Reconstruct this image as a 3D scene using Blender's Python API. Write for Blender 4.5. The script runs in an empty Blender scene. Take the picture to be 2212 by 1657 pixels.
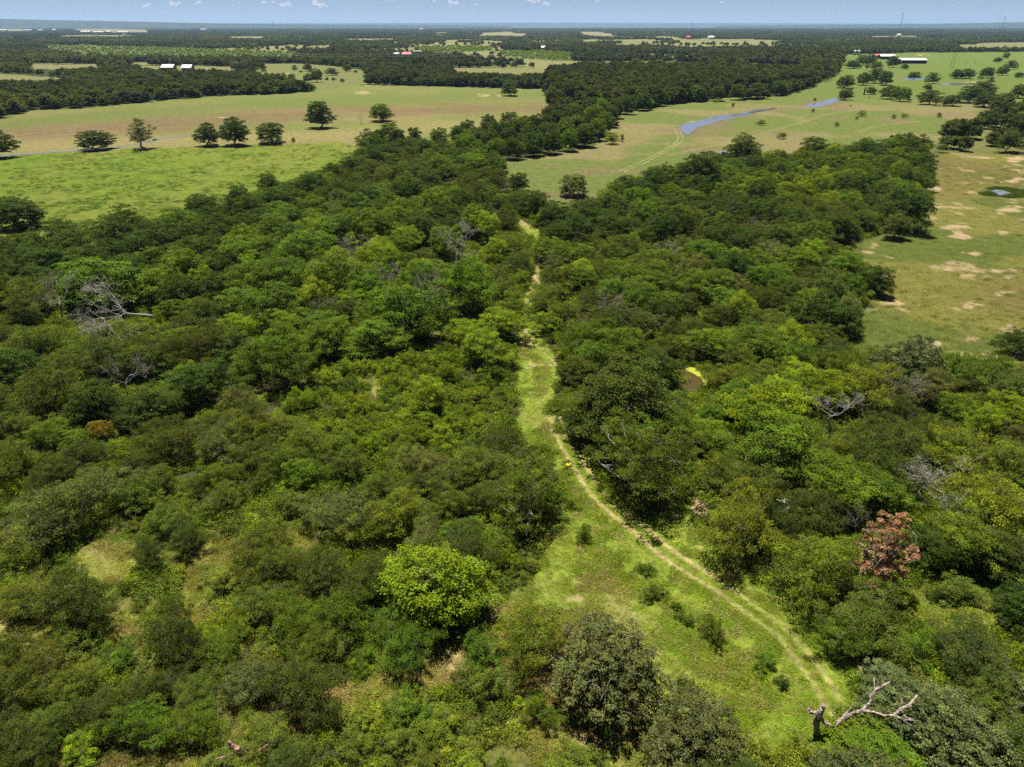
import bpy, math, random
import numpy as np
from mathutils import Vector

random.seed(7)
RNG = np.random.default_rng(11)
scene = bpy.context.scene
COL = scene.collection
R_ = math.radians

# ------------------------------------------------------------------ camera
CAM_H = 50.0
PITCH = R_(26.8)
FPX = 1533.0            # focal length in photo pixels (photo taken as 2212 x 1657)
PW, PH = 2212.0, 1657.0
cam_data = bpy.data.cameras.new('camera')
cam_data.sensor_width = 36.0
cam_data.lens = 36.0 * FPX / PW
cam_data.clip_start = 0.5
cam_data.clip_end = 120000.0
cam = bpy.data.objects.new('camera', cam_data)
cam.location = (0, 0, CAM_H)
cam.rotation_euler = (R_(90) - PITCH, 0, 0)
COL.objects.link(cam)
scene.camera = cam

# ------------------------------------------------------------------ sky, sun, exposure
SUN_EL = R_(75)
SUN_AZ = R_(-27)        # measured from +Y towards +X: the sun stands ahead and to the left
world = bpy.data.worlds.new('World')
scene.world = world
world.use_nodes = True
wn = world.node_tree
bg = wn.nodes['Background']
sky = wn.nodes.new('ShaderNodeTexSky')
sky.sky_type = 'NISHITA'
sky.sun_disc = False
sky.sun_elevation = SUN_EL
sky.sun_rotation = SUN_AZ
sky.altitude = 3000
sky.air_density = 0.6
sky.dust_density = 0.0
sky.ozone_density = 5.0
hue = wn.nodes.new('ShaderNodeMix')
hue.data_type = 'RGBA'
hue.blend_type = 'MULTIPLY'
hue.inputs[0].default_value = 1.0
hue.inputs[7].default_value = (0.86, 0.72, 0.66, 1)
wn.links.new(sky.outputs[0], hue.inputs[6])
wn.links.new(hue.outputs[2], bg.inputs[0])
bg.inputs[1].default_value = 0.05

sun_dir = Vector((math.sin(SUN_AZ) * math.cos(SUN_EL), math.cos(SUN_AZ) * math.cos(SUN_EL), math.sin(SUN_EL)))
sun_data = bpy.data.lights.new('sun', 'SUN')
sun_data.energy = 4.8
sun_data.angle = R_(0.5)
sun_data.color = (1.0, 0.95, 0.87)
sun = bpy.data.objects.new('sun', sun_data)
sun.rotation_euler = sun_dir.to_track_quat('Z', 'Y').to_euler()
sun.location = (0, 0, 200)
COL.objects.link(sun)

scene.view_settings.view_transform = 'Standard'
scene.view_settings.look = 'None'
scene.view_settings.exposure = 1.22
scene.view_settings.gamma = 1.0
scene.render.film_transparent = False
cy = scene.cycles
cy.max_bounces = 5
cy.diffuse_bounces = 3
cy.glossy_bounces = 2
cy.transmission_bounces = 3
cy.transparent_max_bounces = 8
cy.volume_bounces = 0
cy.caustics_reflective = False
cy.caustics_refractive = False
cy.use_denoising = False
scene.render.filter_size = 1.1

# ------------------------------------------------------------------ photo pixel <-> world
CP, SP = math.cos(PITCH), math.sin(PITCH)
CAM = np.array([0.0, 0.0, CAM_H])
FWD = np.array([0.0, CP, -SP])
UPV = np.array([0.0, SP, CP])


def unproj(px, py, z=0.0):
    """World point at height z that the photo shows at pixel (px, py)."""
    u = (px - PW / 2) / FPX
    v = (py - PH / 2) / FPX
    d = FWD + np.array([u, 0, 0]) - v * UPV
    t = (z - CAM_H) / d[2]
    return CAM + d * t


def depth_of(p):
    return float(np.dot(np.asarray(p) - CAM, FWD))


def proj(x, y, z):
    x, y, z = np.asarray(x, float), np.asarray(y, float), np.asarray(z, float)
    dz = z - CAM_H
    w = y * CP - dz * SP
    w = np.where(w < 1.0, 1.0, w)
    return PW / 2 + FPX * x / w, PH / 2 - FPX * (y * SP + dz * CP) / w


def inpoly(px, py, poly):
    px, py = np.asarray(px, float), np.asarray(py, float)
    inside = np.zeros(px.shape, bool)
    n = len(poly)
    j = n - 1
    for i in range(n):
        xi, yi = poly[i]
        xj, yj = poly[j]
        if yi != yj:
            c = ((yi > py) != (yj > py)) & (px < (xj - xi) * (py - yi) / (yj - yi) + xi)
            inside ^= c
        j = i
    return inside


def hash2(ix, iy, seed):
    h = (ix.astype(np.int64) * 374761393 + iy.astype(np.int64) * 668265263 + seed * 1442695041) & 0xFFFFFFFF
    h = ((h ^ (h >> 13)) * 1274126177) & 0xFFFFFFFF
    h = h ^ (h >> 16)
    return (h & 0xFFFF) / 65535.0


def vnoise(x, y, s, seed=0):
    x = np.asarray(x, float) / s
    y = np.asarray(y, float) / s
    ix, iy = np.floor(x), np.floor(y)
    fx, fy = x - ix, y - iy
    fx = fx * fx * (3 - 2 * fx)
    fy = fy * fy * (3 - 2 * fy)
    a = hash2(ix, iy, seed)
    b = hash2(ix + 1, iy, seed)
    c = hash2(ix, iy + 1, seed)
    d = hash2(ix + 1, iy + 1, seed)
    return (a * (1 - fx) + b * fx) * (1 - fy) + (c * (1 - fx) + d * fx) * fy


def fbm(x, y, s, seed=0, o=4):
    t, a, n = 0.0, 0.5, 0.0
    for k in range(o):
        t = t + a * vnoise(x, y, s / 2 ** k, seed + 17 * k)
        n += a
        a *= 0.5
    return t / n


def gz(x, y):
    """Height of the ground: small swells close by, level farther out."""
    x, y = np.asarray(x, float), np.asarray(y, float)
    r = np.hypot(x, y)
    f = np.clip(1 - r / 600.0, 0, 1)
    return f * ((vnoise(x, y, 14, 5) - 0.5) * 0.7 + (vnoise(x, y, 4, 6) - 0.5) * 0.22)


# ------------------------------------------------------------------ mesh helpers
def mesh_np(name, verts, faces, mats=(), smooth=False, attrs=None, mat_idx=None):
    """faces: (M, k) array of equal-sized faces."""
    me = bpy.data.meshes.new(name)
    verts = np.ascontiguousarray(verts, np.float32)
    faces = np.ascontiguousarray(faces, np.int32)
    m, k = faces.shape
    me.vertices.add(len(verts))
    me.vertices.foreach_set('co', verts.ravel())
    me.loops.add(m * k)
    me.loops.foreach_set('vertex_index', faces.ravel())
    me.polygons.add(m)
    me.polygons.foreach_set('loop_start', np.arange(0, m * k, k, dtype=np.int32))
    me.polygons.foreach_set('use_smooth', np.full(m, smooth))
    for mt in mats:
        me.materials.append(mt)
    if mat_idx is not None:
        me.polygons.foreach_set('material_index', np.asarray(mat_idx, np.int32))
    me.update(calc_edges=True)
    for an, (typ, arr) in (attrs or {}).items():
        a = me.attributes.new(an, typ, 'POINT')
        arr = np.ascontiguousarray(arr, np.float32)
        a.data.foreach_set('color' if typ == 'FLOAT_COLOR' else ('vector' if typ == 'FLOAT_VECTOR' else 'value'), arr.ravel())
    return me


def link(name, me, parent=None, loc=None, col=None):
    o = bpy.data.objects.new(name, me)
    COL.objects.link(o)
    if parent is not None:
        o.parent = parent
    if loc is not None:
        o.location = loc
    if col is not None:
        o.color = col
    return o


def tag(o, label=None, cat=None, group=None, kind=None):
    if label:
        o['label'] = label
    if cat:
        o['category'] = cat
    if group:
        o['group'] = group
    if kind:
        o['kind'] = kind
    return o


def thing(name, label, cat, loc, rz=0.0, group=None):
    o = bpy.data.objects.new(name, None)
    COL.objects.link(o)
    o.empty_display_size = 0.5
    o.location = loc
    o.rotation_euler = (0, 0, rz)
    return tag(o, label, cat, group)


class MB:
    """Collects boxes, tubes, prisms into one mesh."""

    def __init__(self):
        self.v, self.f = [], []

    def add(self, vs, fs):
        n = len(self.v)
        self.v += [tuple(map(float, p)) for p in vs]
        self.f += [tuple(i + n for i in q) for q in fs]
        return self

    def box(self, x0, y0, z0, x1, y1, z1):
        return self.add([(x0, y0, z0), (x1, y0, z0), (x1, y1, z0), (x0, y1, z0), (x0, y0, z1), (x1, y0, z1), (x1, y1, z1), (x0, y1, z1)],
                        [(0, 3, 2, 1), (4, 5, 6, 7), (0, 1, 5, 4), (1, 2, 6, 5), (2, 3, 7, 6), (3, 0, 4, 7)])

    def tube(self, pts, rad, n=6, cap=True):
        pts = [np.asarray(p, float) for p in pts]
        rings = []
        prev = None
        for i, p in enumerate(pts):
            d = pts[min(i + 1, len(pts) - 1)] - pts[max(i - 1, 0)]
            d = d / (np.linalg.norm(d) + 1e-9)
            if prev is None:
                a = np.array([1.0, 0, 0]) if abs(d[0]) < 0.8 else np.array([0, 1.0, 0])
            else:
                a = prev
            a = a - d * np.dot(a, d)
            a = a / (np.linalg.norm(a) + 1e-9)
            prev = a
            b = np.cross(d, a)
            r = rad[i] if hasattr(rad, '__len__') else rad
            rings.append([p + r * (math.cos(2 * math.pi * k / n) * a + math.sin(2 * math.pi * k / n) * b) for k in range(n)])
        vs = [q for r in rings for q in r]
        fs = []
        for i in range(len(pts) - 1):
            for k in range(n):
                k2 = (k + 1) % n
                fs.append((i * n + k, i * n + k2, (i + 1) * n + k2, (i + 1) * n + k))
        if cap:
            fs.append(tuple(range(n - 1, -1, -1)))
            fs.append(tuple((len(pts) - 1) * n + k for k in range(n)))
        return self.add(vs, fs)

    def prism(self, prof, x0, x1):
        """Profile in (y, z), swept along x."""
        n = len(prof)
        vs = [(x0, y, z) for y, z in prof] + [(x1, y, z) for y, z in prof]
        fs = [tuple(range(n - 1, -1, -1)), tuple(range(n, 2 * n))]
        for k in range(n):
            k2 = (k + 1) % n
            fs.append((k, k2, n + k2, n + k))
        return self.add(vs, fs)

    def lathe(self, prof, n=14, c=(0, 0, 0)):
        vs, fs = [], []
        for r, z in prof:
            for k in range(n):
                a = 2 * math.pi * k / n
                vs.append((c[0] + r * math.cos(a), c[1] + r * math.sin(a), c[2] + z))
        for i in range(len(prof) - 1):
            for k in range(n):
                k2 = (k + 1) % n
                fs.append((i * n + k, i * n + k2, (i + 1) * n + k2, (i + 1) * n + k))
        return self.add(vs, fs)

    def mesh(self, name, mat, smooth=False):
        me = bpy.data.meshes.new(name)
        me.from_pydata(self.v, [], self.f)
        me.materials.append(mat)
        me.polygons.foreach_set('use_smooth', [smooth] * len(me.polygons))
        me.update()
        return me

    def build(self, name, mat, parent=None, smooth=False, loc=None):
        return link(name, self.mesh(name, mat, smooth), parent, loc)


# ------------------------------------------------------------------ materials
def new_mat(name):
    m = bpy.data.materials.new(name)
    m.use_nodes = True
    nt = m.node_tree
    nt.nodes.clear()
    out = nt.nodes.new('ShaderNodeOutputMaterial')
    return m, nt, out


def node(nt, typ, **kw):
    n = nt.nodes.new(typ)
    for k, v in kw.items():
        setattr(n, k, v)
    return n


def mixrgb(nt, blend, fac, a, b):
    n = nt.nodes.new('ShaderNodeMix')
    n.data_type = 'RGBA'
    n.blend_type = blend
    for s, v in ((0, fac), (6, a), (7, b)):
        if hasattr(v, 'is_linked') or hasattr(v, 'links'):
            nt.links.new(v, n.inputs[s])
        else:
            n.inputs[s].default_value = v if s == 0 else (*v, 1.0)
    return n.outputs[2]


def foliage_mat(name, instanced, gloss=0.1, rough=0.55, trans=0.4):
    m, nt, out = new_mat(name)
    if instanced:
        t = node(nt, 'ShaderNodeAttribute', attribute_type='INSTANCER', attribute_name='tint').outputs['Color']
    else:
        t = node(nt, 'ShaderNodeObjectInfo').outputs['Color']
    lf = node(nt, 'ShaderNodeAttribute', attribute_type='GEOMETRY', attribute_name='leaf').outputs['Color']
    c = mixrgb(nt, 'MULTIPLY', 1.0, t, lf)
    p = node(nt, 'ShaderNodeBsdfPrincipled')
    nt.links.new(c, p.inputs['Base Color'])
    p.inputs['Roughness'].default_value = rough
    p.inputs['Specular IOR Level'].default_value = gloss
    tr = node(nt, 'ShaderNodeBsdfTranslucent')
    c2 = mixrgb(nt, 'MULTIPLY', 1.0, c, (1.4, 1.25, 0.3))
    nt.links.new(c2, tr.inputs['Color'])
    mx = node(nt, 'ShaderNodeMixShader')
    mx.inputs[0].default_value = trans
    nt.links.new(p.outputs[0], mx.inputs[1])
    nt.links.new(tr.outputs[0], mx.inputs[2])
    nt.links.new(mx.outputs[0], out.inputs[0])
    return m


def rough_mat(name, col, rough=0.8, var=0.35, scale=3.0, spec=0.3, col2=None, metal=0.0):
    """Plain surface with uneven wear from noise in object space."""
    m, nt, out = new_mat(name)
    tc = node(nt, 'ShaderNodeTexCoord')
    nz = node(nt, 'ShaderNodeTexNoise')
    nz.inputs['Scale'].default_value = scale
    nz.inputs['Detail'].default_value = 5
    nt.links.new(tc.outputs['Object'], nz.inputs['Vector'])
    b = col2 if col2 else tuple(x * (1 - var) for x in col)
    rp = node(nt, 'ShaderNodeMapRange')
    rp.inputs[1].default_value = 0.35
    rp.inputs[2].default_value = 0.65
    nt.links.new(nz.outputs[0], rp.inputs[0])
    c = mixrgb(nt, 'MIX', rp.outputs[0], b, col)
    p = node(nt, 'ShaderNodeBsdfPrincipled')
    nt.links.new(c, p.inputs['Base Color'])
    p.inputs['Roughness'].default_value = rough
    p.inputs['Specular IOR Level'].default_value = spec
    p.inputs['Metallic'].default_value = metal
    nt.links.new(p.outputs[0], out.inputs[0])
    return m


M_LEAF = foliage_mat('leaves', False)
M_LEAF_I = foliage_mat('woodland_leaves', True)
M_WAXY = foliage_mat('waxy_leaves', False, gloss=0.18, rough=0.5, trans=0.25)
M_GRASS_I = foliage_mat('grass_blades', True, gloss=0.15, rough=0.6, trans=0.35)
M_BARK = rough_mat('bark', (0.16, 0.14, 0.115), 0.9, scale=4, col2=(0.07, 0.06, 0.05))
M_PALE = rough_mat('bleached_wood', (0.34, 0.31, 0.28), 0.85, scale=5, col2=(0.17, 0.15, 0.13))
M_RED = rough_mat('red_brown_wood', (0.34, 0.2, 0.16), 0.85, scale=4, col2=(0.13, 0.07, 0.055))

# ------------------------------------------------------------------ tree prototypes (numpy)
def unit(a):
    return a / (np.linalg.norm(a, axis=-1, keepdims=True) + 1e-9)


def leaf_quads(cen, nrm, L, W, rng):
    """Rhombic leaves: one four-cornered face each."""
    n = len(cen)
    r = unit(rng.normal(size=(n, 3)))
    t = unit(np.cross(nrm, r))
    b = np.cross(nrm, t)
    l = (L * rng.uniform(0.6, 1.25, (n, 1))) * 0.5
    w = l * W * rng.uniform(0.8, 1.2, (n, 1))
    bend = nrm * l * 0.25
    v = np.stack([cen - t * l - bend, cen + b * w, cen + t * l - bend, cen - b * w], 1).reshape(-1, 3)
    f = np.arange(4 * n).reshape(n, 4)
    return v, f


def clump_centres(rng, n, R, H, hb, lump, low, shell=(0.55, 0.95), cone=0.0):
    """Centres of the leaf clumps: spread over an uneven dome."""
    zc = hb + (H - hb) * low
    ph = rng.uniform(0, 6.28, 4)
    out = []
    for i in range(n):
        best, bd = None, -1
        for k in range(7):
            d = unit(rng.normal(size=3))
            if d[2] < -0.7:
                d[2] = -d[2]
            th = math.atan2(d[1], d[0])
            mod = 1 + lump * (math.sin(2 * th + ph[0]) * 0.6 + math.sin(3 * th + ph[1]) * 0.5 + math.sin(5 * th + ph[2]) * 0.35)
            mod *= 1 + lump * 0.5 * math.sin(4 * d[2] + ph[3] + 2 * th)
            rr = rng.uniform(*shell) if rng.uniform() < 0.8 else rng.uniform(0.2, shell[0])
            up = (H - zc) if d[2] > 0 else (zc - hb)
            p = np.array([d[0] * R * mod * rr, d[1] * R * mod * rr, zc + d[2] * up * rr * (0.8 + 0.2 * mod)])
            if cone:
                s = 1 - cone * max(0, (p[2] - hb) / (H - hb))
                p[:2] *= s
            ds = min((np.sum(((p - q) / np.array([1, 1, 0.8])) ** 2) for q in out), default=1.0)
            if ds > bd:
                best, bd = p, ds
        out.append(best)
    return np.array(out)


def crown_np(seed, R, H, hb, n, rc, nl, L, W, lump=0.22, low=0.4, flat=0.7, jag=0.55, var=0.25, shell=(0.55, 0.95), cone=0.0):
    rng = np.random.default_rng(seed)
    cs = clump_centres(rng, n, R - rc * 0.6, H - rc * 0.4, hb + rc * 0.3, lump, low, shell, cone)
    V, F, A, off = [], [], [], 0
    for c in cs:
        r = rc * rng.uniform(0.6, 1.3)
        k = max(3, int(nl * rng.uniform(0.6, 1.2) * (r / rc) ** 2))
        d = unit(rng.normal(size=(k, 3)))
        d[:, 2] = np.where(d[:, 2] < -0.35, -d[:, 2], d[:, 2])
        rad = rng.uniform(0.35, 1.0, (k, 1)) ** 0.6 * (1 + 0.25 * np.sin(3 * d[:, :1] * 3 + c[0]))
        p = c + d * rad * np.array([r, r, r * flat])
        nm = unit(0.6 * d + np.array([0, 0, 0.6]) + rng.normal(size=(k, 3)) * jag * 0.85)
        v, f = leaf_quads(p, nm, L, W, rng)
        cl = rng.uniform(1 - var, 1 + var)
        hue = rng.uniform(-0.08, 0.1)
        b = cl * rng.uniform(1 - var, 1 + var, (k, 1))
        col = np.concatenate([b * (1 + hue + rng.uniform(-0.08, 0.08, (k, 1))), b, b * (1 - hue), np.ones((k, 1))], 1)
        V.append(v)
        F.append(f + off)
        A.append(np.repeat(col, 4, axis=0))
        off += len(v)
    return np.concatenate(V), np.concatenate(F), np.concatenate(A), cs


def wood_mb(seed, H, hb, r0, cs, limbs=7, twigs=0, twig_r=0.03, stems=1, R=4):
    rng = np.random.default_rng(seed + 500)
    mb = MB()
    lean = rng.normal(size=2) * 0.06 * H
    tops = []
    for s in range(stems):
        b = np.array([rng.normal() * 0.15 * (stems > 1), rng.normal() * 0.15 * (stems > 1), -0.4])
        t = np.array([lean[0], lean[1], max(hb * 0.9, 0.25 * H)]) + (rng.normal(size=3) * [0.5, 0.5, 0.2] if stems > 1 else 0)
        m = (b + t) / 2 + rng.normal(size=3) * 0.06 * H * np.array([1, 1, 0])
        mb.tube([b, b + (0, 0, 0.5), m, t], [r0 * 1.5, r0, r0 * 0.85, r0 * 0.7], 7)
        tops.append(t)
    idx = rng.permutation(len(cs))[:limbs]
    for k, i in enumerate(idx):
        t = tops[k % len(tops)]
        e = cs[i]
        m1 = t + (e - t) * 0.4 + np.array([0, 0, 0.1 * H]) * rng.uniform(-0.4, 0.8) + rng.normal(size=3) * 0.05 * H
        m2 = t + (e - t) * 0.75 + rng.normal(size=3) * 0.05 * H
        mb.tube([t - (0, 0, 0.1), m1, m2, e], [r0 * 0.5, r0 * 0.34, r0 * 0.2, r0 * 0.07], 5, False)
        for q in range(2):
            j = int(np.argmin(np.sum((cs - (m2 + rng.normal(size=3) * R * 0.35)) ** 2, 1)))
            mb.tube([m1 if q else m2, (m2 + cs[j]) / 2 + rng.normal(size=3) * 0.15, cs[j]], [r0 * 0.22, r0 * 0.13, r0 * 0.05], 4, False)
    for k in range(twigs):
        c = cs[rng.integers(len(cs))]
        d = unit(np.array([c[0], c[1], max(0.2, c[2] - hb)]) / [R, R, H] + rng.normal(size=3) * 0.45)
        l = rng.uniform(0.5, 1.1) * R * 0.24
        for f_ in range(3):
            e = c + unit(d + rng.normal(size=3) * 0.4) * l * rng.uniform(0.6, 1.1)
            mb.tube([c - d * 0.5, (c + e) / 2 + rng.normal(size=3) * 0.1, e], [twig_r * 0.75, twig_r * 0.5, twig_r * 0.2], 3, False)
    return mb


PROTO = {}      # species -> list of dicts


def make_proto(sp, seed, leafmat, crown, wood, bark=None):
    crown = dict(crown, L=crown['L'] * 0.8, nl=int(crown['nl'] * 0.86), n=int(crown['n'] * 1.5), rc=crown['rc'] * 0.8, var=crown['var'] * 1.25, flat=crown.get('flat', 0.7) * 0.85)
    V, F, A, cs = crown_np(seed, **crown)
    cm = mesh_np('crown', V, F, [leafmat], False, {'leaf': ('FLOAT_COLOR', A)})
    wm = wood_mb(seed, crown['H'], crown['hb'], cs=cs, R=crown['R'], **wood).mesh('trunk', bark or M_BARK, True)
    PROTO.setdefault(sp, []).append(dict(crown=cm, trunk=wm, R=crown['R'], H=crown['H'], hb=crown['hb']))


for s in range(4):
    make_proto('oak', 20 + s, M_LEAF,
               dict(R=5.0, H=8.4, hb=0.5, n=84, rc=1.12, nl=210, L=0.31, W=0.62, lump=0.2 + 0.06 * s, low=0.36, var=0.22),
               dict(r0=0.3, limbs=9, twigs=14, twig_r=0.035))
for s in range(3):
    make_proto('elm', 40 + s, M_LEAF,
               dict(R=4.6, H=7.4, hb=1.2, n=78, rc=0.92, nl=210, L=0.27, W=0.55, lump=0.34, low=0.42, var=0.25, flat=0.8),
               dict(r0=0.22, limbs=8, twigs=16, twig_r=0.03))
for s in range(4):
    make_proto('mesquite', 60 + s, M_LEAF,
               dict(R=4.2, H=5.9, hb=0.9, n=84, rc=0.85, nl=165, L=0.34, W=0.26, lump=0.42, low=0.45, var=0.28, flat=0.75, jag=0.8, shell=(0.45, 1.0)),
               dict(r0=0.17, limbs=11, twigs=70, twig_r=0.028, stems=2))
for s in range(3):
    make_proto('bush', 80 + s, M_LEAF,
               dict(R=2.2, H=2.7, hb=0.05, n=46, rc=0.5, nl=150, L=0.2, W=0.42, lump=0.48, low=0.35, var=0.28, jag=0.7, shell=(0.4, 1.0)),
               dict(r0=0.06, limbs=8, twigs=26, twig_r=0.018, stems=3))
for s in range(2):
    make_proto('post', 100 + s, M_WAXY,
               dict(R=5.0, H=7.4, hb=0.3, n=190, rc=0.6, nl=120, L=0.29, W=0.5, lump=0.2, low=0.4, var=0.3, jag=0.85, shell=(0.5, 1.0)),
               dict(r0=0.28, limbs=12, twigs=60, twig_r=0.03))
for s in range(3):
    make_proto('lone', 140 + s, M_LEAF,
               dict(R=5.0, H=8.4, hb=-0.2, n=100, rc=1.05, nl=210, L=0.33, W=0.62, lump=0.2 + 0.06 * s, low=0.4, var=0.22, shell=(0.6, 0.98)),
               dict(r0=0.32, limbs=9, twigs=8, twig_r=0.03))
make_proto('airy', 150, M_LEAF,
           dict(R=4.6, H=7.6, hb=1.4, n=125, rc=0.72, nl=135, L=0.3, W=0.32, lump=0.42, low=0.42, var=0.28, flat=0.7, jag=0.8, shell=(0.35, 1.0)),
           dict(r0=0.2, limbs=22, twigs=30, twig_r=0.022), M_PALE)
make_proto('brown', 120, M_LEAF,
           dict(R=3.3, H=10.0, hb=1.2, n=90, rc=0.55, nl=95, L=0.3, W=0.6, lump=0.4, low=0.3, var=0.25, jag=0.8, shell=(0.3, 1.0), cone=0.45),
           dict(r0=0.2, limbs=26, twigs=70, twig_r=0.03), M_PALE)
make_proto('sparse', 130, M_LEAF,
           dict(R=5.0, H=9.5, hb=1.2, n=62, rc=0.8, nl=110, L=0.36, W=0.5, lump=0.4, low=0.35, var=0.3, jag=0.7, shell=(0.4, 1.0), cone=0.5),
           dict(r0=0.32, limbs=22, twigs=60, twig_r=0.05), M_PALE)


# ------------------------------------------------------------------ dead, leafless trees
def dead_mbs(seed, H, r0, spread=0.6, depth=4, up=0.25, kids=3):
    rng = np.random.default_rng(seed)
    trunk, br = MB(), MB()
    top = np.array([rng.normal() * 0.08 * H, rng.normal() * 0.08 * H, 0.38 * H])
    trunk.tube([np.array([0, 0, -0.4]), np.array([0, 0, 0.4]), top * 0.6 + rng.normal(size=3) * 0.03 * H, top], [r0 * 1.3, r0, r0 * 0.8, r0 * 0.62], 7)

    def grow(p, d, l, r, k):
        pts, rad = [p], [r]
        q = p
        for s in range(3):
            d = unit(d + rng.normal(size=3) * 0.22 + np.array([0, 0, up * 0.2]))
            q = q + d * l / 3
            pts.append(q)
            rad.append(max(0.009, r * (1 - 0.22 * (s + 1))))
        br.tube(pts, rad, 5 if r > 0.06 else 3, False)
        if k > 0:
            for c in range(kids if k > 1 else kids + 1):
                at = pts[rng.integers(1, 4)] if c else pts[3]
                nd = unit(d + rng.normal(size=3) * spread + np.array([0, 0, up]))
                grow(at, nd, l * rng.uniform(0.55, 0.85), max(0.01, r * rng.uniform(0.4, 0.62)), k - 1)
    for c in range(kids + 1):
        d = unit(np.array([math.cos(c * 6.28 / (kids + 1) + seed), math.sin(c * 6.28 / (kids + 1) + seed), 0.75]) + rng.normal(size=3) * 0.25)
        grow(top * (1 - 0.12 * (c % 2)), d, H * 0.36, r0 * 0.5, depth - 1)
    return trunk, br


DEAD = []
for s in range(4):
    a, b = dead_mbs(300 + s, 6.0, 0.12, 0.6, 5)
    DEAD.append((a.mesh('trunk', M_PALE, True), b.mesh('branches', M_PALE, True)))


# ------------------------------------------------------------------ land cover (outlines measured on the photo, laid on the ground)
P_LUSH = [(-500, 356), (0, 338), (90, 333), (200, 327), (420, 317), (600, 312), (743, 308), (790, 325), (720, 385), (590, 425), (480, 455), (350, 492), (130, 532), (0, 545), (-500, 610)]
P_FIELD = [(-500, 264), (0, 256), (87, 236), (150, 235), (302, 223), (366, 215), (420, 212), (497, 206), (600, 204), (679, 197), (750, 184), (784, 183), (900, 186), (1184, 193), (1200, 255), (1090, 295), (932, 316), (868, 322), (790, 325), (743, 308), (600, 312), (420, 317), (200, 327), (90, 333), (0, 338), (-500, 356)]
P_BACK = [(540, 172), (560, 138), (640, 137), (720, 143), (790, 152), (800, 178), (784, 185), (750, 186), (679, 199), (640, 190), (610, 182)]
P_MID = [(1070, 349), (1170, 336), (1278, 317), (1300, 300), (1329, 257), (1423, 229), (1469, 223), (1667, 214), (1728, 196), (1800, 170), (1822, 118), (1973, 114), (2212, 112), (2700, 110), (2700, 232), (2212, 240), (2130, 262), (2054, 292), (1990, 312), (1916, 324), (1758, 334), (1700, 346), (1573, 352), (1500, 374), (1470, 382), (1400, 402), (1319, 432), (1272, 450), (1200, 462), (1165, 450), (1130, 410), (1090, 370)]
P_RIGHT = [(1990, 345), (2050, 328), (2212, 334), (2800, 340), (2800, 900), (2212, 835), (2114, 815), (1973, 795), (1850, 765), (1798, 735), (1839, 715), (1872, 648), (1919, 620), (1822, 556), (1852, 519), (1966, 495), (2007, 448), (2013, 391), (1985, 360)]
P_CLEAR = [(1200, 1740), (1130, 1600), (1110, 1500), (1000, 1480), (960, 1500), (850, 1500), (780, 1520), (700, 1580), (560, 1690), (340, 1740), (430, 1610), (620, 1530), (760, 1470), (850, 1435), (960, 1400), (1030, 1370), (1080, 1300), (1160, 1240), (1165, 1200), (1125, 1140), (1205, 1120), (1215, 1060), (1180, 980), (1105, 940), (1118, 860), (1105, 800), (1112, 740), (1122, 700), (1127, 650), (1147, 590), (1160, 560), (1150, 520), (1112, 485), (1122, 470), (1165, 500), (1172, 560), (1166, 600), (1152, 640), (1142, 690), (1172, 722), (1205, 760), (1216, 800), (1205, 840), (1190, 880), (1195, 930), (1290, 980), (1305, 1010), (1290, 1060), (1380, 1115), (1440, 1115), (1490, 1070), (1530, 1075), (1510, 1130), (1560, 1190), (1650, 1260), (1760, 1335), (1790, 1390), (1845, 1430), (1880, 1440), (1850, 1490), (1800, 1580), (1720, 1660), (1640, 1640), (1530, 1500), (1450, 1480), (1420, 1657), (1400, 1740)]
P_SIDE = [(1960, 1290), (2000, 1245), (2080, 1230), (2160, 1240), (2200, 1290), (2160, 1350), (2060, 1380), (1970, 1360)]
P_SAVANNA = [(-400, 1180), (180, 1170), (300, 1150), (460, 1120), (520, 1180), (480, 1280), (400, 1340), (330, 1440), (240, 1480), (0, 1480), (-400, 1500)]
P_POND_SPOT = [(1462, 798), (1500, 792), (1535, 818), (1530, 850), (1475, 856)]
P_FARSTRIPS = [
    [(95, 97), (360, 102), (640, 113), (640, 123), (400, 121), (215, 116), (110, 108)],
    [(250, 135), (310, 134), (380, 138), (300, 142)],
    [(-100, 160), (60, 162), (186, 174), (120, 178), (-100, 170)],
    [(60, 140), (200, 138), (240, 146), (150, 150), (70, 149)],
    [(300, 142), (430, 142), (540, 146), (540, 151), (400, 152), (300, 150)],
    [(1033, 71), (1090, 69), (1150, 74), (1130, 79), (1040, 77)],
    [(1241, 68), (1300, 70), (1335, 74), (1320, 79), (1250, 76)],
    [(902, 100), (990, 99), (1066, 100), (1060, 110), (960, 114), (900, 112)],
    [(1080, 112), (1160, 110), (1240, 116), (1230, 128), (1150, 128), (1090, 122)],
    [(970, 146), (1100, 148), (1190, 148), (1190, 156), (1090, 160), (980, 156)],
    [(1320, 88), (1390, 88), (1380, 98), (1330, 98)],
    [(2060, 97), (2150, 92), (2400, 90), (2400, 102), (2150, 103), (2080, 104)],
    [(1600, 140), (1740, 143), (1735, 152), (1610, 150)],
    [(150, 60.5), (320, 64), (330, 70), (170, 68)],
    [(-80, 63), (60, 62), (50, 67), (-80, 68)],
    [(480, 79), (580, 78), (590, 83), (490, 84)],
    [(130, 76), (300, 76), (300, 79), (130, 79)],
    [(720, 84), (860, 83), (860, 86), (730, 87)],
    [(1480, 85), (1640, 84), (1650, 88), (1490, 89)],
    [(1860, 78), (2000, 77), (2000, 79.5), (1870, 80)],
]
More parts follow.
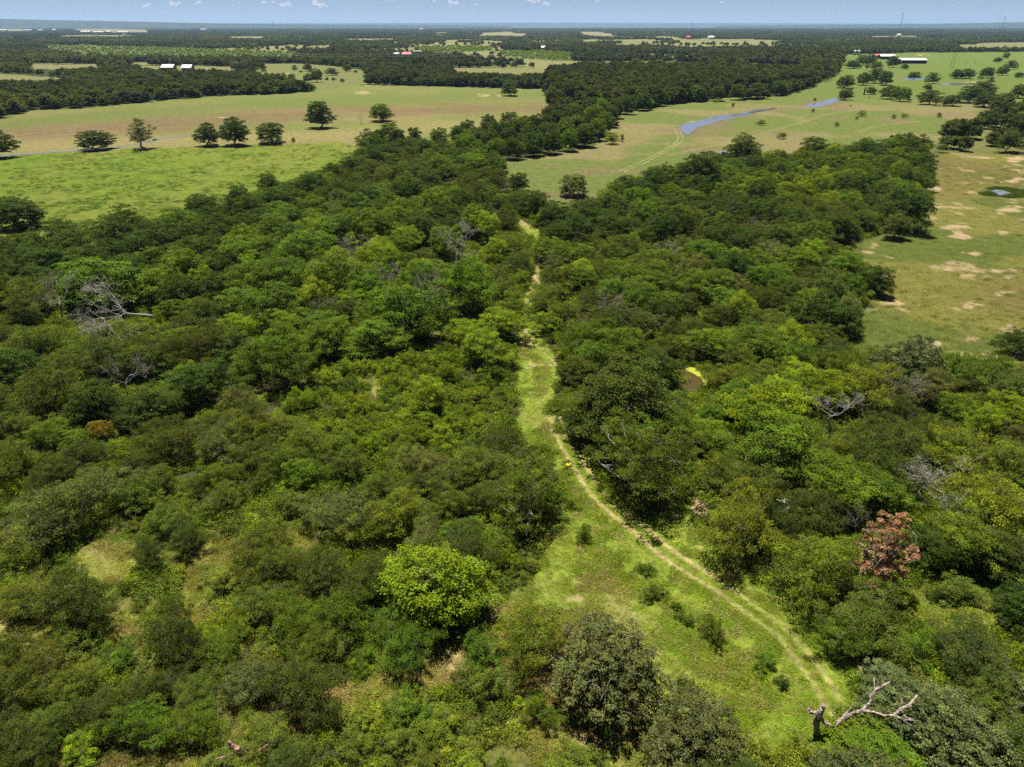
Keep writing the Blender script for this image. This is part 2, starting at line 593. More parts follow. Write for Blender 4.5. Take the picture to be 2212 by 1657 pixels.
P_OPEN = [[(165, 1195), (205, 1172), (290, 1186), (288, 1225), (240, 1248), (178, 1228)], [(66, 1250), (110, 1232), (165, 1255), (122, 1292), (76, 1288)],
          [(452, 1165), (535, 1148), (524, 1192), (474, 1238), (404, 1258), (424, 1290), (455, 1322), (430, 1348), (388, 1312), (366, 1260), (418, 1212)],
          [(36, 1362), (160, 1352), (250, 1318), (305, 1328), (314, 1372), (222, 1412), (120, 1422), (56, 1402)], [(-60, 1310), (30, 1328), (44, 1372), (-60, 1385)],
          [(620, 1150), (680, 1140), (690, 1165), (640, 1180)], [(545, 820), (570, 818), (575, 845), (550, 845)], [(790, 815), (825, 815), (825, 835), (795, 835)], [(920, 712), (985, 712), (985, 726), (925, 728)]]
CLEARS = [P_LUSH, P_FIELD, P_BACK, P_MID, P_RIGHT, P_CLEAR, P_SIDE, P_POND_SPOT] + P_FARSTRIPS


def open_ground(px, py):
    m = np.zeros(np.shape(px), bool)
    for p in CLEARS:
        m |= inpoly(px, py, p)
    dn = np.maximum(0.8926 * (py - 828.5) + 691, 1)
    for p in P_FARSTRIPS:
        m |= inpoly(px, py - 0.08 * dn, p) | inpoly(px, py - 0.15 * dn, p)
    for p in P_OPEN:
        m |= inpoly(px, py, p) | inpoly(px, py - 24, p)
    return m


SOIL = [  # bare sandy patches: x, y, half-width, half-height in the photo
    (2008, 375, 20, 22), (2030, 405, 22, 6), (2090, 414, 22, 7), (2130, 432, 14, 5), (2030, 447, 45, 4), (2095, 450, 40, 4), (2160, 462, 14, 5), (2180, 455, 30, 6),
    (1888, 530, 20, 8), (1878, 545, 14, 6), (2010, 471, 14, 5), (2080, 511, 32, 10), (2130, 517, 12, 7), (2075, 492, 30, 4), (2130, 500, 20, 5), (2165, 502, 18, 5),
    (2078, 544, 12, 5), (2108, 548, 14, 6), (2185, 560, 16, 6), (2035, 585, 26, 5), (2100, 587, 26, 4), (2155, 585, 22, 4), (2180, 600, 18, 5), (2110, 660, 30, 7), (1918, 655, 28, 7),
    (2140, 692, 10, 4), (2180, 715, 22, 6), (2010, 745, 18, 8), (2165, 775, 50, 12), (2100, 733, 14, 5), (2170, 630, 20, 6), (2060, 528, 30, 5), (2200, 345, 30, 6), (2120, 340, 40, 4),
    (2200, 370, 30, 5), (2190, 390, 25, 5), (2190, 430, 26, 6), (2200, 475, 30, 8),
    (905, 1462, 26, 22), (1140, 480, 22, 9), (1000, 1490, 12, 10), (1340, 975, 40, 22), (1450, 1040, 50, 35), (1480, 1090, 40, 20), (1530, 1170, 22, 14), (1180, 1520, 12, 10), (1120, 1520, 12, 10), (1235, 1290, 40, 12), (1060, 1330, 16, 10),
    (1130, 745, 14, 12), (1160, 790, 18, 8), (1395, 880, 20, 10), (985, 860, 12, 6), (800, 825, 14, 6), (555, 830, 10, 10), (1520, 970, 20, 16), (560, 1480, 20, 10), (460, 1270, 16, 10), (430, 1300, 14, 8), (640, 1415, 24, 10), (770, 1345, 26, 8), (1120, 1390, 12, 12), (1790, 1335, 12, 10), (1390, 700, 0.1, 0.1), (1865, 1440, 14, 16), (930, 720, 14, 5),
]
SOIL_FAR = [(836, 182, 40, 3), (470, 254, 18, 3), (780, 200, 20, 3), (1050, 205, 30, 3), (1500, 262, 20, 3), (2100, 178, 18, 3), (2095, 205, 15, 3), (1985, 118, 14, 1.6), (640, 182, 30, 2), (620, 160, 8, 1.5)]

# tracks: the two ruts follow a centre line measured on the photo
TRACK_PX = [(1850, 1585), (1822, 1546), (1771, 1464), (1728, 1408), (1687, 1362), (1603, 1302), (1536, 1252), (1456, 1200), (1372, 1132), (1302, 1075), (1262, 1020), (1240, 985), (1222, 955), (1204, 915), (1193, 885), (1198, 850), (1206, 815), (1203, 790), (1180, 765), (1154, 744), (1134, 715), (1131, 680), (1140, 650), (1157, 618), (1156, 585), (1164, 557)]
TRACK = np.array([unproj(x, y)[:2] for x, y in TRACK_PX])


def smooth_line(P, step):
    out = []
    for i in range(len(P) - 1):
        p0, p1, p2, p3 = P[max(i - 1, 0)], P[i], P[i + 1], P[min(i + 2, len(P) - 1)]
        n = max(2, int(np.linalg.norm(p2 - p1) / step))
        for k in range(n):
            t = k / n
            out.append(0.5 * ((2 * p1) + (-p0 + p2) * t + (2 * p0 - 5 * p1 + 4 * p2 - p3) * t * t + (-p0 + 3 * p1 - 3 * p2 + p3) * t ** 3))
    out.append(P[-1])
    return np.array(out)


TRACK_L = smooth_line(TRACK, 0.35)


def track_dist(x, y):
    """Distance to the two wheel ruts (m), chunked."""
    x, y = np.ravel(x), np.ravel(y)
    d = np.full(len(x), 99.0)
    near = np.nonzero((np.hypot(x, y) < 260) & (np.abs(x) < 60))[0]
    for c in np.array_split(near, max(1, len(near) // 20000)):
        if len(c):
            q = np.sqrt(((x[c, None] - TRACK_L[None, ::3, 0]) ** 2 + (y[c, None] - TRACK_L[None, ::3, 1]) ** 2).min(1))
            d[c] = q
    return d


def mixc(a, b, m):
    return a * (1 - m[:, None]) + np.asarray(b)[None, :] * m[:, None]


def sstep(x, a, b):
    t = np.clip((x - a) / (b - a), 0, 1)
    return t * t * (3 - 2 * t)


def far_field(x, y):
    """Cleared fields among the far woods (0..1)."""
    r = np.hypot(x, y)
    n = fbm(x + 900, y * 0.8, 520, 88, 3)
    return sstep(n, 0.585, 0.6) * sstep(r, 800, 1000) * (1 - sstep(r, 9000, 16000))


def cover(x, y):
    """Colour of the ground cover and how dry it is, at world points."""
    x, y = np.ravel(np.asarray(x, float)), np.ravel(np.asarray(y, float))
    r = np.hypot(x, y)
    j = np.clip(r / 120, 0.4, 6)
    jx = x + (fbm(x, y, 6, 31, 3) - 0.5) * 3.2 * j
    jy = y + (fbm(x, y, 6, 32, 3) - 0.5) * 4.5 * j
    px, py = proj(jx, jy, 0 * jx)
    ax, ay = proj(x, y, 0 * x)
    n1 = fbm(x, y, 22, 1)
    n2 = fbm(x, y, 5, 2)
    n3 = fbm(x, y, 90, 3)
    n4 = fbm(x, y * 0.45, 60, 4)
    far = sstep(r, 250, 800)
    gap = sstep(fbm(x, y, 170, 71, 3), 0.6, 0.66) * sstep(r, 320, 420)
    c = np.tile(np.array([0.075, 0.085, 0.026]), (len(x), 1))
    c = mixc(c, (0.06, 0.105, 0.018), sstep(n1, 0.45, 0.65))
    c = mixc(c, (0.15, 0.12, 0.065), sstep(n2, 0.55, 0.8) * (1 - far) * 0.8)
    c = mixc(c, (0.04, 0.054, 0.014), far)
    c = mixc(c, (0.2, 0.22, 0.06), gap * 0.85)
    fld = far_field(x, y)
    c = mixc(c, np.array((0.22, 0.23, 0.08)), fld)
    dry = np.full(len(x), 0.15)
    low = sstep(ay, 1060, 1200)
    c = mixc(c, (0.21, 0.22, 0.05), low * 0.8)
    m = inpoly(px, py, P_SAVANNA).astype(float)
    c = mixc(c, (0.28, 0.265, 0.08), m * 0.85)
    c = mixc(c, (0.18, 0.24, 0.03), m * sstep(n1, 0.5, 0.62))
    for P in P_OPEN:
        m = np.clip(inpoly(px, py, P).astype(float) + inpoly(px, py - 20, P), 0, 1)
        c = mixc(c, (0.29, 0.32, 0.06), m * 0.9)
        c = mixc(c, (0.36, 0.29, 0.13), m * sstep(n2, 0.55, 0.75) * 0.5)
    # lush meadow
    m = inpoly(px, py, P_LUSH).astype(float)
    c = mixc(c, (0.155, 0.24, 0.014), m)
    c = mixc(c, (0.22, 0.25, 0.04), m * sstep(n4, 0.52, 0.72) * 0.7)
    c = mixc(c, (0.08, 0.165, 0.016), m * sstep(n2, 0.55, 0.7) * 0.6)
    # field with brown bands
    m = inpoly(px, py, P_FIELD).astype(float)
    c = mixc(c, (0.185, 0.225, 0.05), m)
    c = mixc(c, (0.27, 0.24, 0.09), m * sstep(fbm(x * 0.6, y, 45, 16), 0.48, 0.66) * 0.8)
    band = np.interp(ax, [-300, 0, 150, 336, 450, 600, 743, 900, 1184], [300, 290, 282, 268, 262, 250, 238, 240, 232])
    wid = np.interp(ax, [0, 336, 743, 1184], [26, 22, 12, 12])
    b = np.exp(-((ay - band + (n1 - 0.5) * 26) / wid) ** 2)
    c = mixc(c, (0.21, 0.145, 0.075), m * np.clip(b * (0.4 + 1.0 * n2), 0, 1) * 0.9)
    b2 = np.exp(-((ay - np.interp(ax, [0, 743, 1184], [318, 290, 260])) / 14) ** 2)
    c = mixc(c, (0.3, 0.27, 0.105), m * b2 * 0.8)
    g = np.exp(-((ay - np.interp(ax, [0, 300, 700, 1184], [270, 240, 215, 205])) / 12) ** 2)
    c = mixc(c, (0.15, 0.2, 0.045), m * g * 0.85)
    # pasture behind
    for P in (P_BACK,):
        m = inpoly(px, py, P).astype(float)
        c = mixc(c, (0.17, 0.2, 0.06), m)
    # middle and far right pasture
    m = inpoly(px, py, P_MID).astype(float)
    c = mixc(c, (0.15, 0.2, 0.042), m)
    c = mixc(c, (0.29, 0.24, 0.11), m * sstep(fbm(x, y, 40, 14), 0.5, 0.64) * sstep(ay, 205, 240) * 0.7)
    c = mixc(c, (0.24, 0.17, 0.1), m * sstep(fbm(x, y, 28, 15), 0.58, 0.72) * sstep(ay, 205, 240) * 0.6)
    c = mixc(c, (0.13, 0.2, 0.03), m * (1 - sstep(ay, 170, 225)) * 0.7)
    # right pasture
    m = inpoly(px, py, P_RIGHT).astype(float)
    c = mixc(c, (0.19, 0.195, 0.036), m)
    c = mixc(c, (0.11, 0.15, 0.02), m * sstep(n1, 0.5, 0.62))
    c = mixc(c, (0.17, 0.135, 0.04), m * sstep(n4, 0.55, 0.7) * 0.6)
    dry = np.where(m > 0, 0.25, dry)
    # far strips
    for k, P in enumerate(P_FARSTRIPS):
        m = inpoly(px, py, P).astype(float)
        col = (0.115, 0.17, 0.03) if k in (0, 7, 8) else ((0.26, 0.24, 0.12) if k in (5, 6, 13, 14) else (0.2, 0.21, 0.075))
        c = mixc(c, col, m)
    # near clearing
    m = np.clip(inpoly(px, py, P_CLEAR).astype(float) + inpoly(px, py, P_SIDE), 0, 1)
    c = mixc(c, (0.24, 0.335, 0.03), m)
    c = mixc(c, (0.33, 0.34, 0.075), m * sstep(n1, 0.45, 0.6) * 0.8)
    c = mixc(c, (0.38, 0.3, 0.14), m * sstep(n2, 0.5, 0.7) * sstep(n1, 0.35, 0.55) * 0.75)
    dry = np.where(m > 0, 0.3, dry)
    lft = inpoly(px, py, [(960, 1400), (1080, 1290), (1300, 1230), (1450, 1330), (1560, 1450), (1450, 1480), (1420, 1740), (1000, 1740), (340, 1740), (620, 1530)]).astype(float)
    c = mixc(c, (0.36, 0.31, 0.13), m * lft * sstep(n2, 0.4, 0.65) * 0.5)
    # bare soil
    soil = np.zeros(len(x))
    for (sx, sy, sw, sh) in SOIL + SOIL_FAR:
        q = ((ax - sx) / (sw * 0.85)) ** 2 + ((ay - sy) / (sh * 0.8)) ** 2
        k = q < 8
        if k.any():
            edge = fbm(x[k], y[k], 2.2 if sy > 600 else 5, 77, 3)
            soil[k] = np.maximum(soil[k], sstep(1.1 - q[k] ** 0.5 + (edge - 0.5) * 4.5, 0.1, 0.8))
    sp = inpoly(px, py, P_RIGHT) * sstep(fbm(x, y * 1.6, 7, 91, 3), 0.72, 0.78)
    soil = np.maximum(soil, sp * 0.7)
    c = mixc(c, (0.56, 0.42, 0.25), np.clip(soil, 0, 1) * 0.8)
    # pond margins: wet mud and trampled banks
    for (wx, wy, ww, wh) in [(1490, 281, 36, 15), (1545, 264, 42, 10), (1600, 250, 44, 8), (1660, 237, 40, 6), (1775, 224, 52, 9), (1710, 235, 30, 4), (2060, 182, 46, 4), (1975, 171, 44, 3)]:
        q = ((ax - wx) / ww) ** 2 + ((ay - wy) / wh) ** 2 + (n2 - 0.5) * 1.4
        c = mixc(c, (0.2, 0.17, 0.085), (1 - sstep(q, 0.55, 1.15)) * 0.75)
    q = ((ax - 2175) / 66) ** 2 + ((ay - 416) / 13) ** 2
    c = mixc(c, (0.08, 0.12, 0.015), (1 - sstep(q + (n2 - 0.5) * 1.2, 0.5, 1.3)) * 0.85)
    c = c * np.array([0.62, 0.595, 0.57])
    return c, dry, soil


# ------------------------------------------------------------------ ground
def ground_mat():
    m, nt, out = new_mat('ground_cover')
    tc = node(nt, 'ShaderNodeTexCoord')
    at = node(nt, 'ShaderNodeAttribute', attribute_type='GEOMETRY', attribute_name='cover').outputs['Color']
    dr = node(nt, 'ShaderNodeAttribute', attribute_type='GEOMETRY', attribute_name='dry').outputs['Fac']

    def noise(scale, detail=6, rough=0.6):
        n = node(nt, 'ShaderNodeTexNoise')
        n.inputs['Scale'].default_value = scale
        n.inputs['Detail'].default_value = detail
        n.inputs['Roughness'].default_value = rough
        nt.links.new(tc.outputs['Object'], n.inputs['Vector'])
        return n.outputs[0]

    def rng_(x, a, b, c=0.0, d=1.0):
        r = node(nt, 'ShaderNodeMapRange')
        for i, v in enumerate((a, b, c, d)):
            r.inputs[i + 1].default_value = v
        nt.links.new(x, r.inputs[0])
        return r.outputs[0]
    f1, f2, f3 = noise(2.2), noise(0.35, 8, 0.65), noise(9.0, 3)
    v = rng_(f1, 0.3, 0.7, 0.55, 1.4)
    c = mixrgb(nt, 'MULTIPLY', 1.0, at, v)
    c = mixrgb(nt, 'MULTIPLY', 1.0, c, rng_(f2, 0.3, 0.7, 0.72, 1.28))
    mul = node(nt, 'ShaderNodeMath', operation='MULTIPLY')
    nt.links.new(rng_(f3, 0.5, 0.68), mul.inputs[0])
    nt.links.new(dr, mul.inputs[1])
    c = mixrgb(nt, 'MIX', mul.outputs[0], c, (0.3, 0.24, 0.13))
    p = node(nt, 'ShaderNodeBsdfPrincipled')
    nt.links.new(c, p.inputs['Base Color'])
    p.inputs['Roughness'].default_value = 0.95
    p.inputs['Specular IOR Level'].default_value = 0.1
    bp = node(nt, 'ShaderNodeBump')
    bp.inputs['Strength'].default_value = 0.9
    bp.inputs['Distance'].default_value = 0.35
    ad = node(nt, 'ShaderNodeMath', operation='ADD')
    nt.links.new(f1, ad.inputs[0])
    nt.links.new(f3, ad.inputs[1])
    nt.links.new(ad.outputs[0], bp.inputs['Height'])
    nt.links.new(bp.outputs[0], p.inputs['Normal'])
    nt.links.new(p.outputs[0], out.inputs[0])
    return m


M_GROUND = ground_mat()
rr = np.concatenate([np.geomspace(6, 220, 520)[:-1], np.geomspace(220, 900, 220)[:-1], np.geomspace(900, 30000, 190)])
tt = np.linspace(R_(-68), R_(68), 900)
gr, gt = np.meshgrid(rr, tt, indexing='ij')
gx, gy = (gr * np.sin(gt)).ravel(), (gr * np.cos(gt)).ravel()
gc, gd, gs = cover(gx, gy)
gzv = gz(gx, gy)
nr_, nt_ = len(rr), len(tt)
ii = np.arange(nr_ * nt_).reshape(nr_, nt_)
gf = np.stack([ii[:-1, :-1], ii[:-1, 1:], ii[1:, 1:], ii[1:, :-1]], -1).reshape(-1, 4)[:, ::-1]
gme = mesh_np('ground', np.stack([gx, gy, gzv], 1), gf, [M_GROUND], True,
              {'cover': ('FLOAT_COLOR', np.concatenate([gc, np.ones((len(gc), 1))], 1)), 'dry': ('FLOAT', gd)})
tag(link('ground', gme), 'grassland, pasture and woodland floor reaching to the horizon', kind='structure')

# wheel ruts of the farm track
def strip_mesh(name, line, off, half, mat, dz, wob=0.12, seed=0):
    d = np.gradient(line, axis=0)
    n = unit(np.stack([-d[:, 1], d[:, 0]], 1))
    rng = np.random.default_rng(seed)
    s = np.arange(len(line))
    h = half * (0.7 + 0.8 * vnoise(s, s * 0, 3, seed)) 
    sh = (vnoise(s, s * 0, 9, seed + 3) - 0.5) * wob * 2
    V = []
    K = 5
    for k in range(K):
        u = -1 + 2 * k / (K - 1)
        jit = rng.normal(size=len(line)) * 0.11 if k in (0, K - 1) else 0
        q = line + n * (off + sh + u * h + jit)[:, None]
        V.append(np.stack([q[:, 0], q[:, 1], gz(q[:, 0], q[:, 1]) + dz], 1))
    V = np.stack(V, 1)
    idx = np.arange(len(line) * K).reshape(len(line), K)
    F = np.stack([idx[:-1, :-1], idx[:-1, 1:], idx[1:, 1:], idx[1:, :-1]], -1).reshape(-1, 4)
    return V.reshape(-1, 3), F


def worn_strip(name, line, offs, half, colour, label, amount, seed):
    """Worn strip: the ground's own cover, thinned to bare earth along the wheels."""
    VV, FF, CC, o = [], [], [], 0
    for q_, off in enumerate(offs):
        d = np.gradient(line, axis=0)
        n = unit(np.stack([-d[:, 1], d[:, 0]], 1))
        sh = (vnoise(np.arange(len(line)), np.zeros(len(line)), 12, seed + q_) - 0.5) * 0.25
        K = 13
        us = np.linspace(-1, 1, K)
        P = line[:, None, :] + n[:, None, :] * (off + sh[:, None] + us[None, :] * half * 2.0)[:, :, None]
        x, y = P[..., 0].ravel(), P[..., 1].ravel()
        c, d_, s_ = cover(x, y)
        prof = np.tile(1 - sstep(np.abs(us) * 2.0, 0.45, 1.45), len(line))
        w = np.clip(prof * 1.5 - 1.1 * fbm(x, y, 0.7, seed + 7, 3) + 0.25, 0, 1) * prof ** 0.3 * (0.55 + 0.7 * vnoise(x, y, 5, seed + 9)) * amount
        w = w * np.interp(proj(x, y, 0 * x)[1], [500, 955, 1200, 1330, 1600], [1, 1, 1, 0.62, 0.5])
        c = mixc(c, colour, np.clip(w, 0, 1))
        idx = np.arange(len(line) * K).reshape(len(line), K)
        VV.append(np.stack([x, y, gz(x, y) + 0.02], 1))
        FF.append(np.stack([idx[:-1, :-1], idx[:-1, 1:], idx[1:, 1:], idx[1:, :-1]], -1).reshape(-1, 4) + o)
        CC.append(np.concatenate([c, np.ones((len(c), 1))], 1))
        o += len(x)
    C_ = np.concatenate(CC)
    me = mesh_np(name, np.concatenate(VV), np.concatenate(FF), [M_GROUND], True, {'cover': ('FLOAT_COLOR', C_), 'dry': ('FLOAT', np.full(len(C_), 0.2))})
    tag(link(name, me), label, kind='structure')


def at_track(k):
    return int(np.argmin(np.hypot(TRACK_L[:, 0] - TRACK[k][0], TRACK_L[:, 1] - TRACK[k][1])))


worn_strip('dirt_track', TRACK_L[:at_track(13) + 6], (0.8, -0.8), 0.33, (0.34, 0.275, 0.12), 'two pale wheel ruts of a farm track through the grass', 0.8, 61)
worn_strip('footpath', TRACK_L[at_track(17):], (0.0,), 0.3, (0.36, 0.28, 0.15), 'narrow worn path up the grassy lane between the woods', 0.8, 71)

for k_, ln_ in enumerate([[(1440, 336), (1500, 323), (1560, 312), (1640, 290), (1720, 268), (1790, 247), (1860, 236)], [(1340, 372), (1400, 345), (1450, 318), (1470, 300), (1462, 278)], [(1990, 262), (1900, 272), (1850, 288)], [(20, 300), (200, 287), (420, 272), (640, 262), (860, 255), (1150, 236)], [(760, 205), (900, 212), (1040, 226), (1180, 228)]]):
    L_ = smooth_line(np.array([unproj(a, b)[:2] for a, b in ln_]), 4.0)
    worn_strip('vehicle_trail', L_, (1.1, -1.1), 0.45, (0.36, 0.31, 0.15), 'faint vehicle trail across the pasture grass', 0.3, 200 + 10 * k_)

# ------------------------------------------------------------------ water
def water_mat(name, col, rough=0.06):
    m, nt, out = new_mat(name)
    tc = node(nt, 'ShaderNodeTexCoord')
    nz = node(nt, 'ShaderNodeTexNoise')
    nz.inputs['Scale'].default_value = 1.2
    nt.links.new(tc.outputs['Object'], nz.inputs['Vector'])
    bp = node(nt, 'ShaderNodeBump')
    bp.inputs['Strength'].default_value = 0.04
    nt.links.new(nz.outputs[0], bp.inputs['Height'])
    p = node(nt, 'ShaderNodeBsdfPrincipled')
    p.inputs['Base Color'].default_value = (*col, 1)
    p.inputs['Roughness'].default_value = rough
    p.inputs['IOR'].default_value = 1.333
    p.inputs['Specular IOR Level'].default_value = 0.9
    nt.links.new(bp.outputs[0], p.inputs['Normal'])
    nt.links.new(p.outputs[0], out.inputs[0])
    return m


def poly_sheet(name, poly, z, mat, label, kind='structure', jit=0.0, seed=0):
    rng = np.random.default_rng(seed)
    P = np.array([unproj(x, y)[:2] for x, y in poly])
    L = smooth_line(np.concatenate([P, P[:1]]), max(0.8, np.ptp(P[:, 0]) / 40))[:-1]
    L = L + rng.normal(size=L.shape) * jit
    me = bpy.data.meshes.new(name)
    zz = gz(L[:, 0], L[:, 1]).max() + z
    me.from_pydata([(a, b, zz) for a, b in L], [], [tuple(range(len(L)))])
    me.materials.append(mat)
    me.update()
    return tag(link(name, me), label, kind=kind)


M_WATER = water_mat('pond_water', (0.13, 0.145, 0.17), 0.05)
M_BROWNW = water_mat('brown_water', (0.05, 0.036, 0.012), 0.2)
poly_sheet('pond_water', [(1469, 272), (1475, 287), (1490, 291), (1506, 277), (1553, 262), (1617, 248), (1662, 236), (1677, 234), (1630, 238), (1597, 246), (1546, 251), (1503, 263), (1480, 268)], 0.02, M_WATER, 'curved sky blue water channel in the pasture', jit=0.5)
poly_sheet('pond_water', [(1738, 232), (1778, 229), (1800, 222), (1814, 214), (1800, 212), (1775, 220), (1745, 226)], 0.02, M_WATER, 'smaller blue pool beyond the curved channel', jit=0.5)
poly_sheet('pond_water', [(2136, 413), (2150, 421), (2172, 421), (2185, 417), (2170, 412), (2150, 410)], 0.05, M_WATER, 'small blue pool ringed by dark sedge in the right pasture', jit=0.3)
poly_sheet('pond_water', [(1548, 329), (1560, 333), (1575, 332), (1572, 327), (1556, 326)], 0.03, M_WATER, 'blue scrap of water at the woodland edge', jit=0.3)
poly_sheet('pond_water', [(1945, 170), (1965, 173), (2000, 172), (2015, 170), (1990, 169)], 0.03, M_WATER, 'flat pool under the pasture trees', jit=0.4)
poly_sheet('pond_water', [(2030, 181), (2050, 184), (2085, 183), (2100, 181), (2070, 180)], 0.03, M_WATER, 'flat grey pool in the far pasture', jit=0.4)
CREEK = np.array([unproj(x, y)[:2] for x, y in [(-300, 362), (0, 338), (40, 334.5), (84, 331), (171, 326), (250, 318), (310, 309), (346, 299), (370, 297), (420, 292), (460, 287)]])
v, f = strip_mesh('creek', smooth_line(CREEK, 3), 0.0, 1.0, M_WATER, 0.06, wob=0.8, seed=9)
tag(link('creek_water', mesh_np('creek_water', v, f, [M_WATER], True)), 'thin shallow creek behind the lone trees', kind='structure')
POND_PX = [(1460, 806), (1478, 797), (1500, 797), (1518, 806), (1528, 818), (1524, 836), (1505, 850), (1480, 852), (1462, 840)]
poly_sheet('pond_water', POND_PX, 0.05, M_BROWNW, 'brown woodland pond with floating duckweed', jit=0.1)
M_ALGAE = rough_mat('duckweed', (0.25, 0.27, 0.015), 0.8, scale=2, col2=(0.16, 0.19, 0.012))
outer = [(1478, 797), (1490, 795), (1505, 798), (1518, 806), (1528, 816), (1528, 826), (1522, 836), (1518, 828), (1516, 820), (1505, 813), (1492, 806), (1482, 802)]
poly_sheet('duckweed', outer, 0.09, M_ALGAE, 'yellow green duckweed along the brown pond rim', kind='stuff', jit=0.05)

# ------------------------------------------------------------------ distant hills
def hill(name, prof, dist, depth_, label, col):
    V, F = [], []
    n = 160
    xs = np.linspace(prof[0][0], prof[-1][0], n)
    ys = np.interp(xs, [p[0] for p in prof], [p[1] for p in prof])
    rows = 9
    for k in range(rows):
        t = k / (rows - 1)
        for x, y in zip(xs, ys):
            u = (x - PW / 2) / FPX
            top = CAM_H + dist * (54.0 - y) / FPX
            yy = dist - depth_ * (0.5 - t)
            bump = (vnoise(np.array([x * 14.0]), np.array([k * 300.0]), 160, 41)[0] - 0.5) * 10
            z = max(0, top) * math.sin(math.pi * min(1, t * 1.0)) ** 0.8 + bump * math.sin(math.pi * t) - 3
            V.append((u * yy, yy, z))
    for k in range(rows - 1):
        for i in range(n - 1):
            F.append((k * n + i, k * n + i + 1, (k + 1) * n + i + 1, (k + 1) * n + i))
    m = rough_mat(name + '_woods', col, 1.0, scale=0.012, col2=tuple(c * 0.6 for c in col), spec=0.05)
    me = mesh_np(name, np.array(V), np.array(F), [m], True)
    tag(link(name, me), label, kind='structure')


hill('hills', [(-700, 50), (-300, 44.5), (0, 43), (110, 42.5), (220, 45), (310, 46.5), (420, 48.5), (560, 51), (740, 52.5), (900, 53.5), (1100, 55)], 13500, 5000, 'low wooded hills along the horizon on one side', (0.05, 0.065, 0.04))
hill('hills', [(1500, 55), (1750, 53), (1930, 51.5), (2060, 49.0), (2140, 47.5), (2260, 47.8), (2500, 49), (2900, 52)], 14500, 5000, 'low wooded rise at the far end of the horizon', (0.05, 0.065, 0.04))
hill('hills', [(-900, 53), (0, 51.2), (500, 51), (900, 50.4), (1120, 49.6), (1300, 50), (1500, 50.6), (1800, 51.2), (2300, 51), (3000, 53)], 24000, 6000, 'faint blue ridge line far beyond the plain', (0.06, 0.075, 0.06))

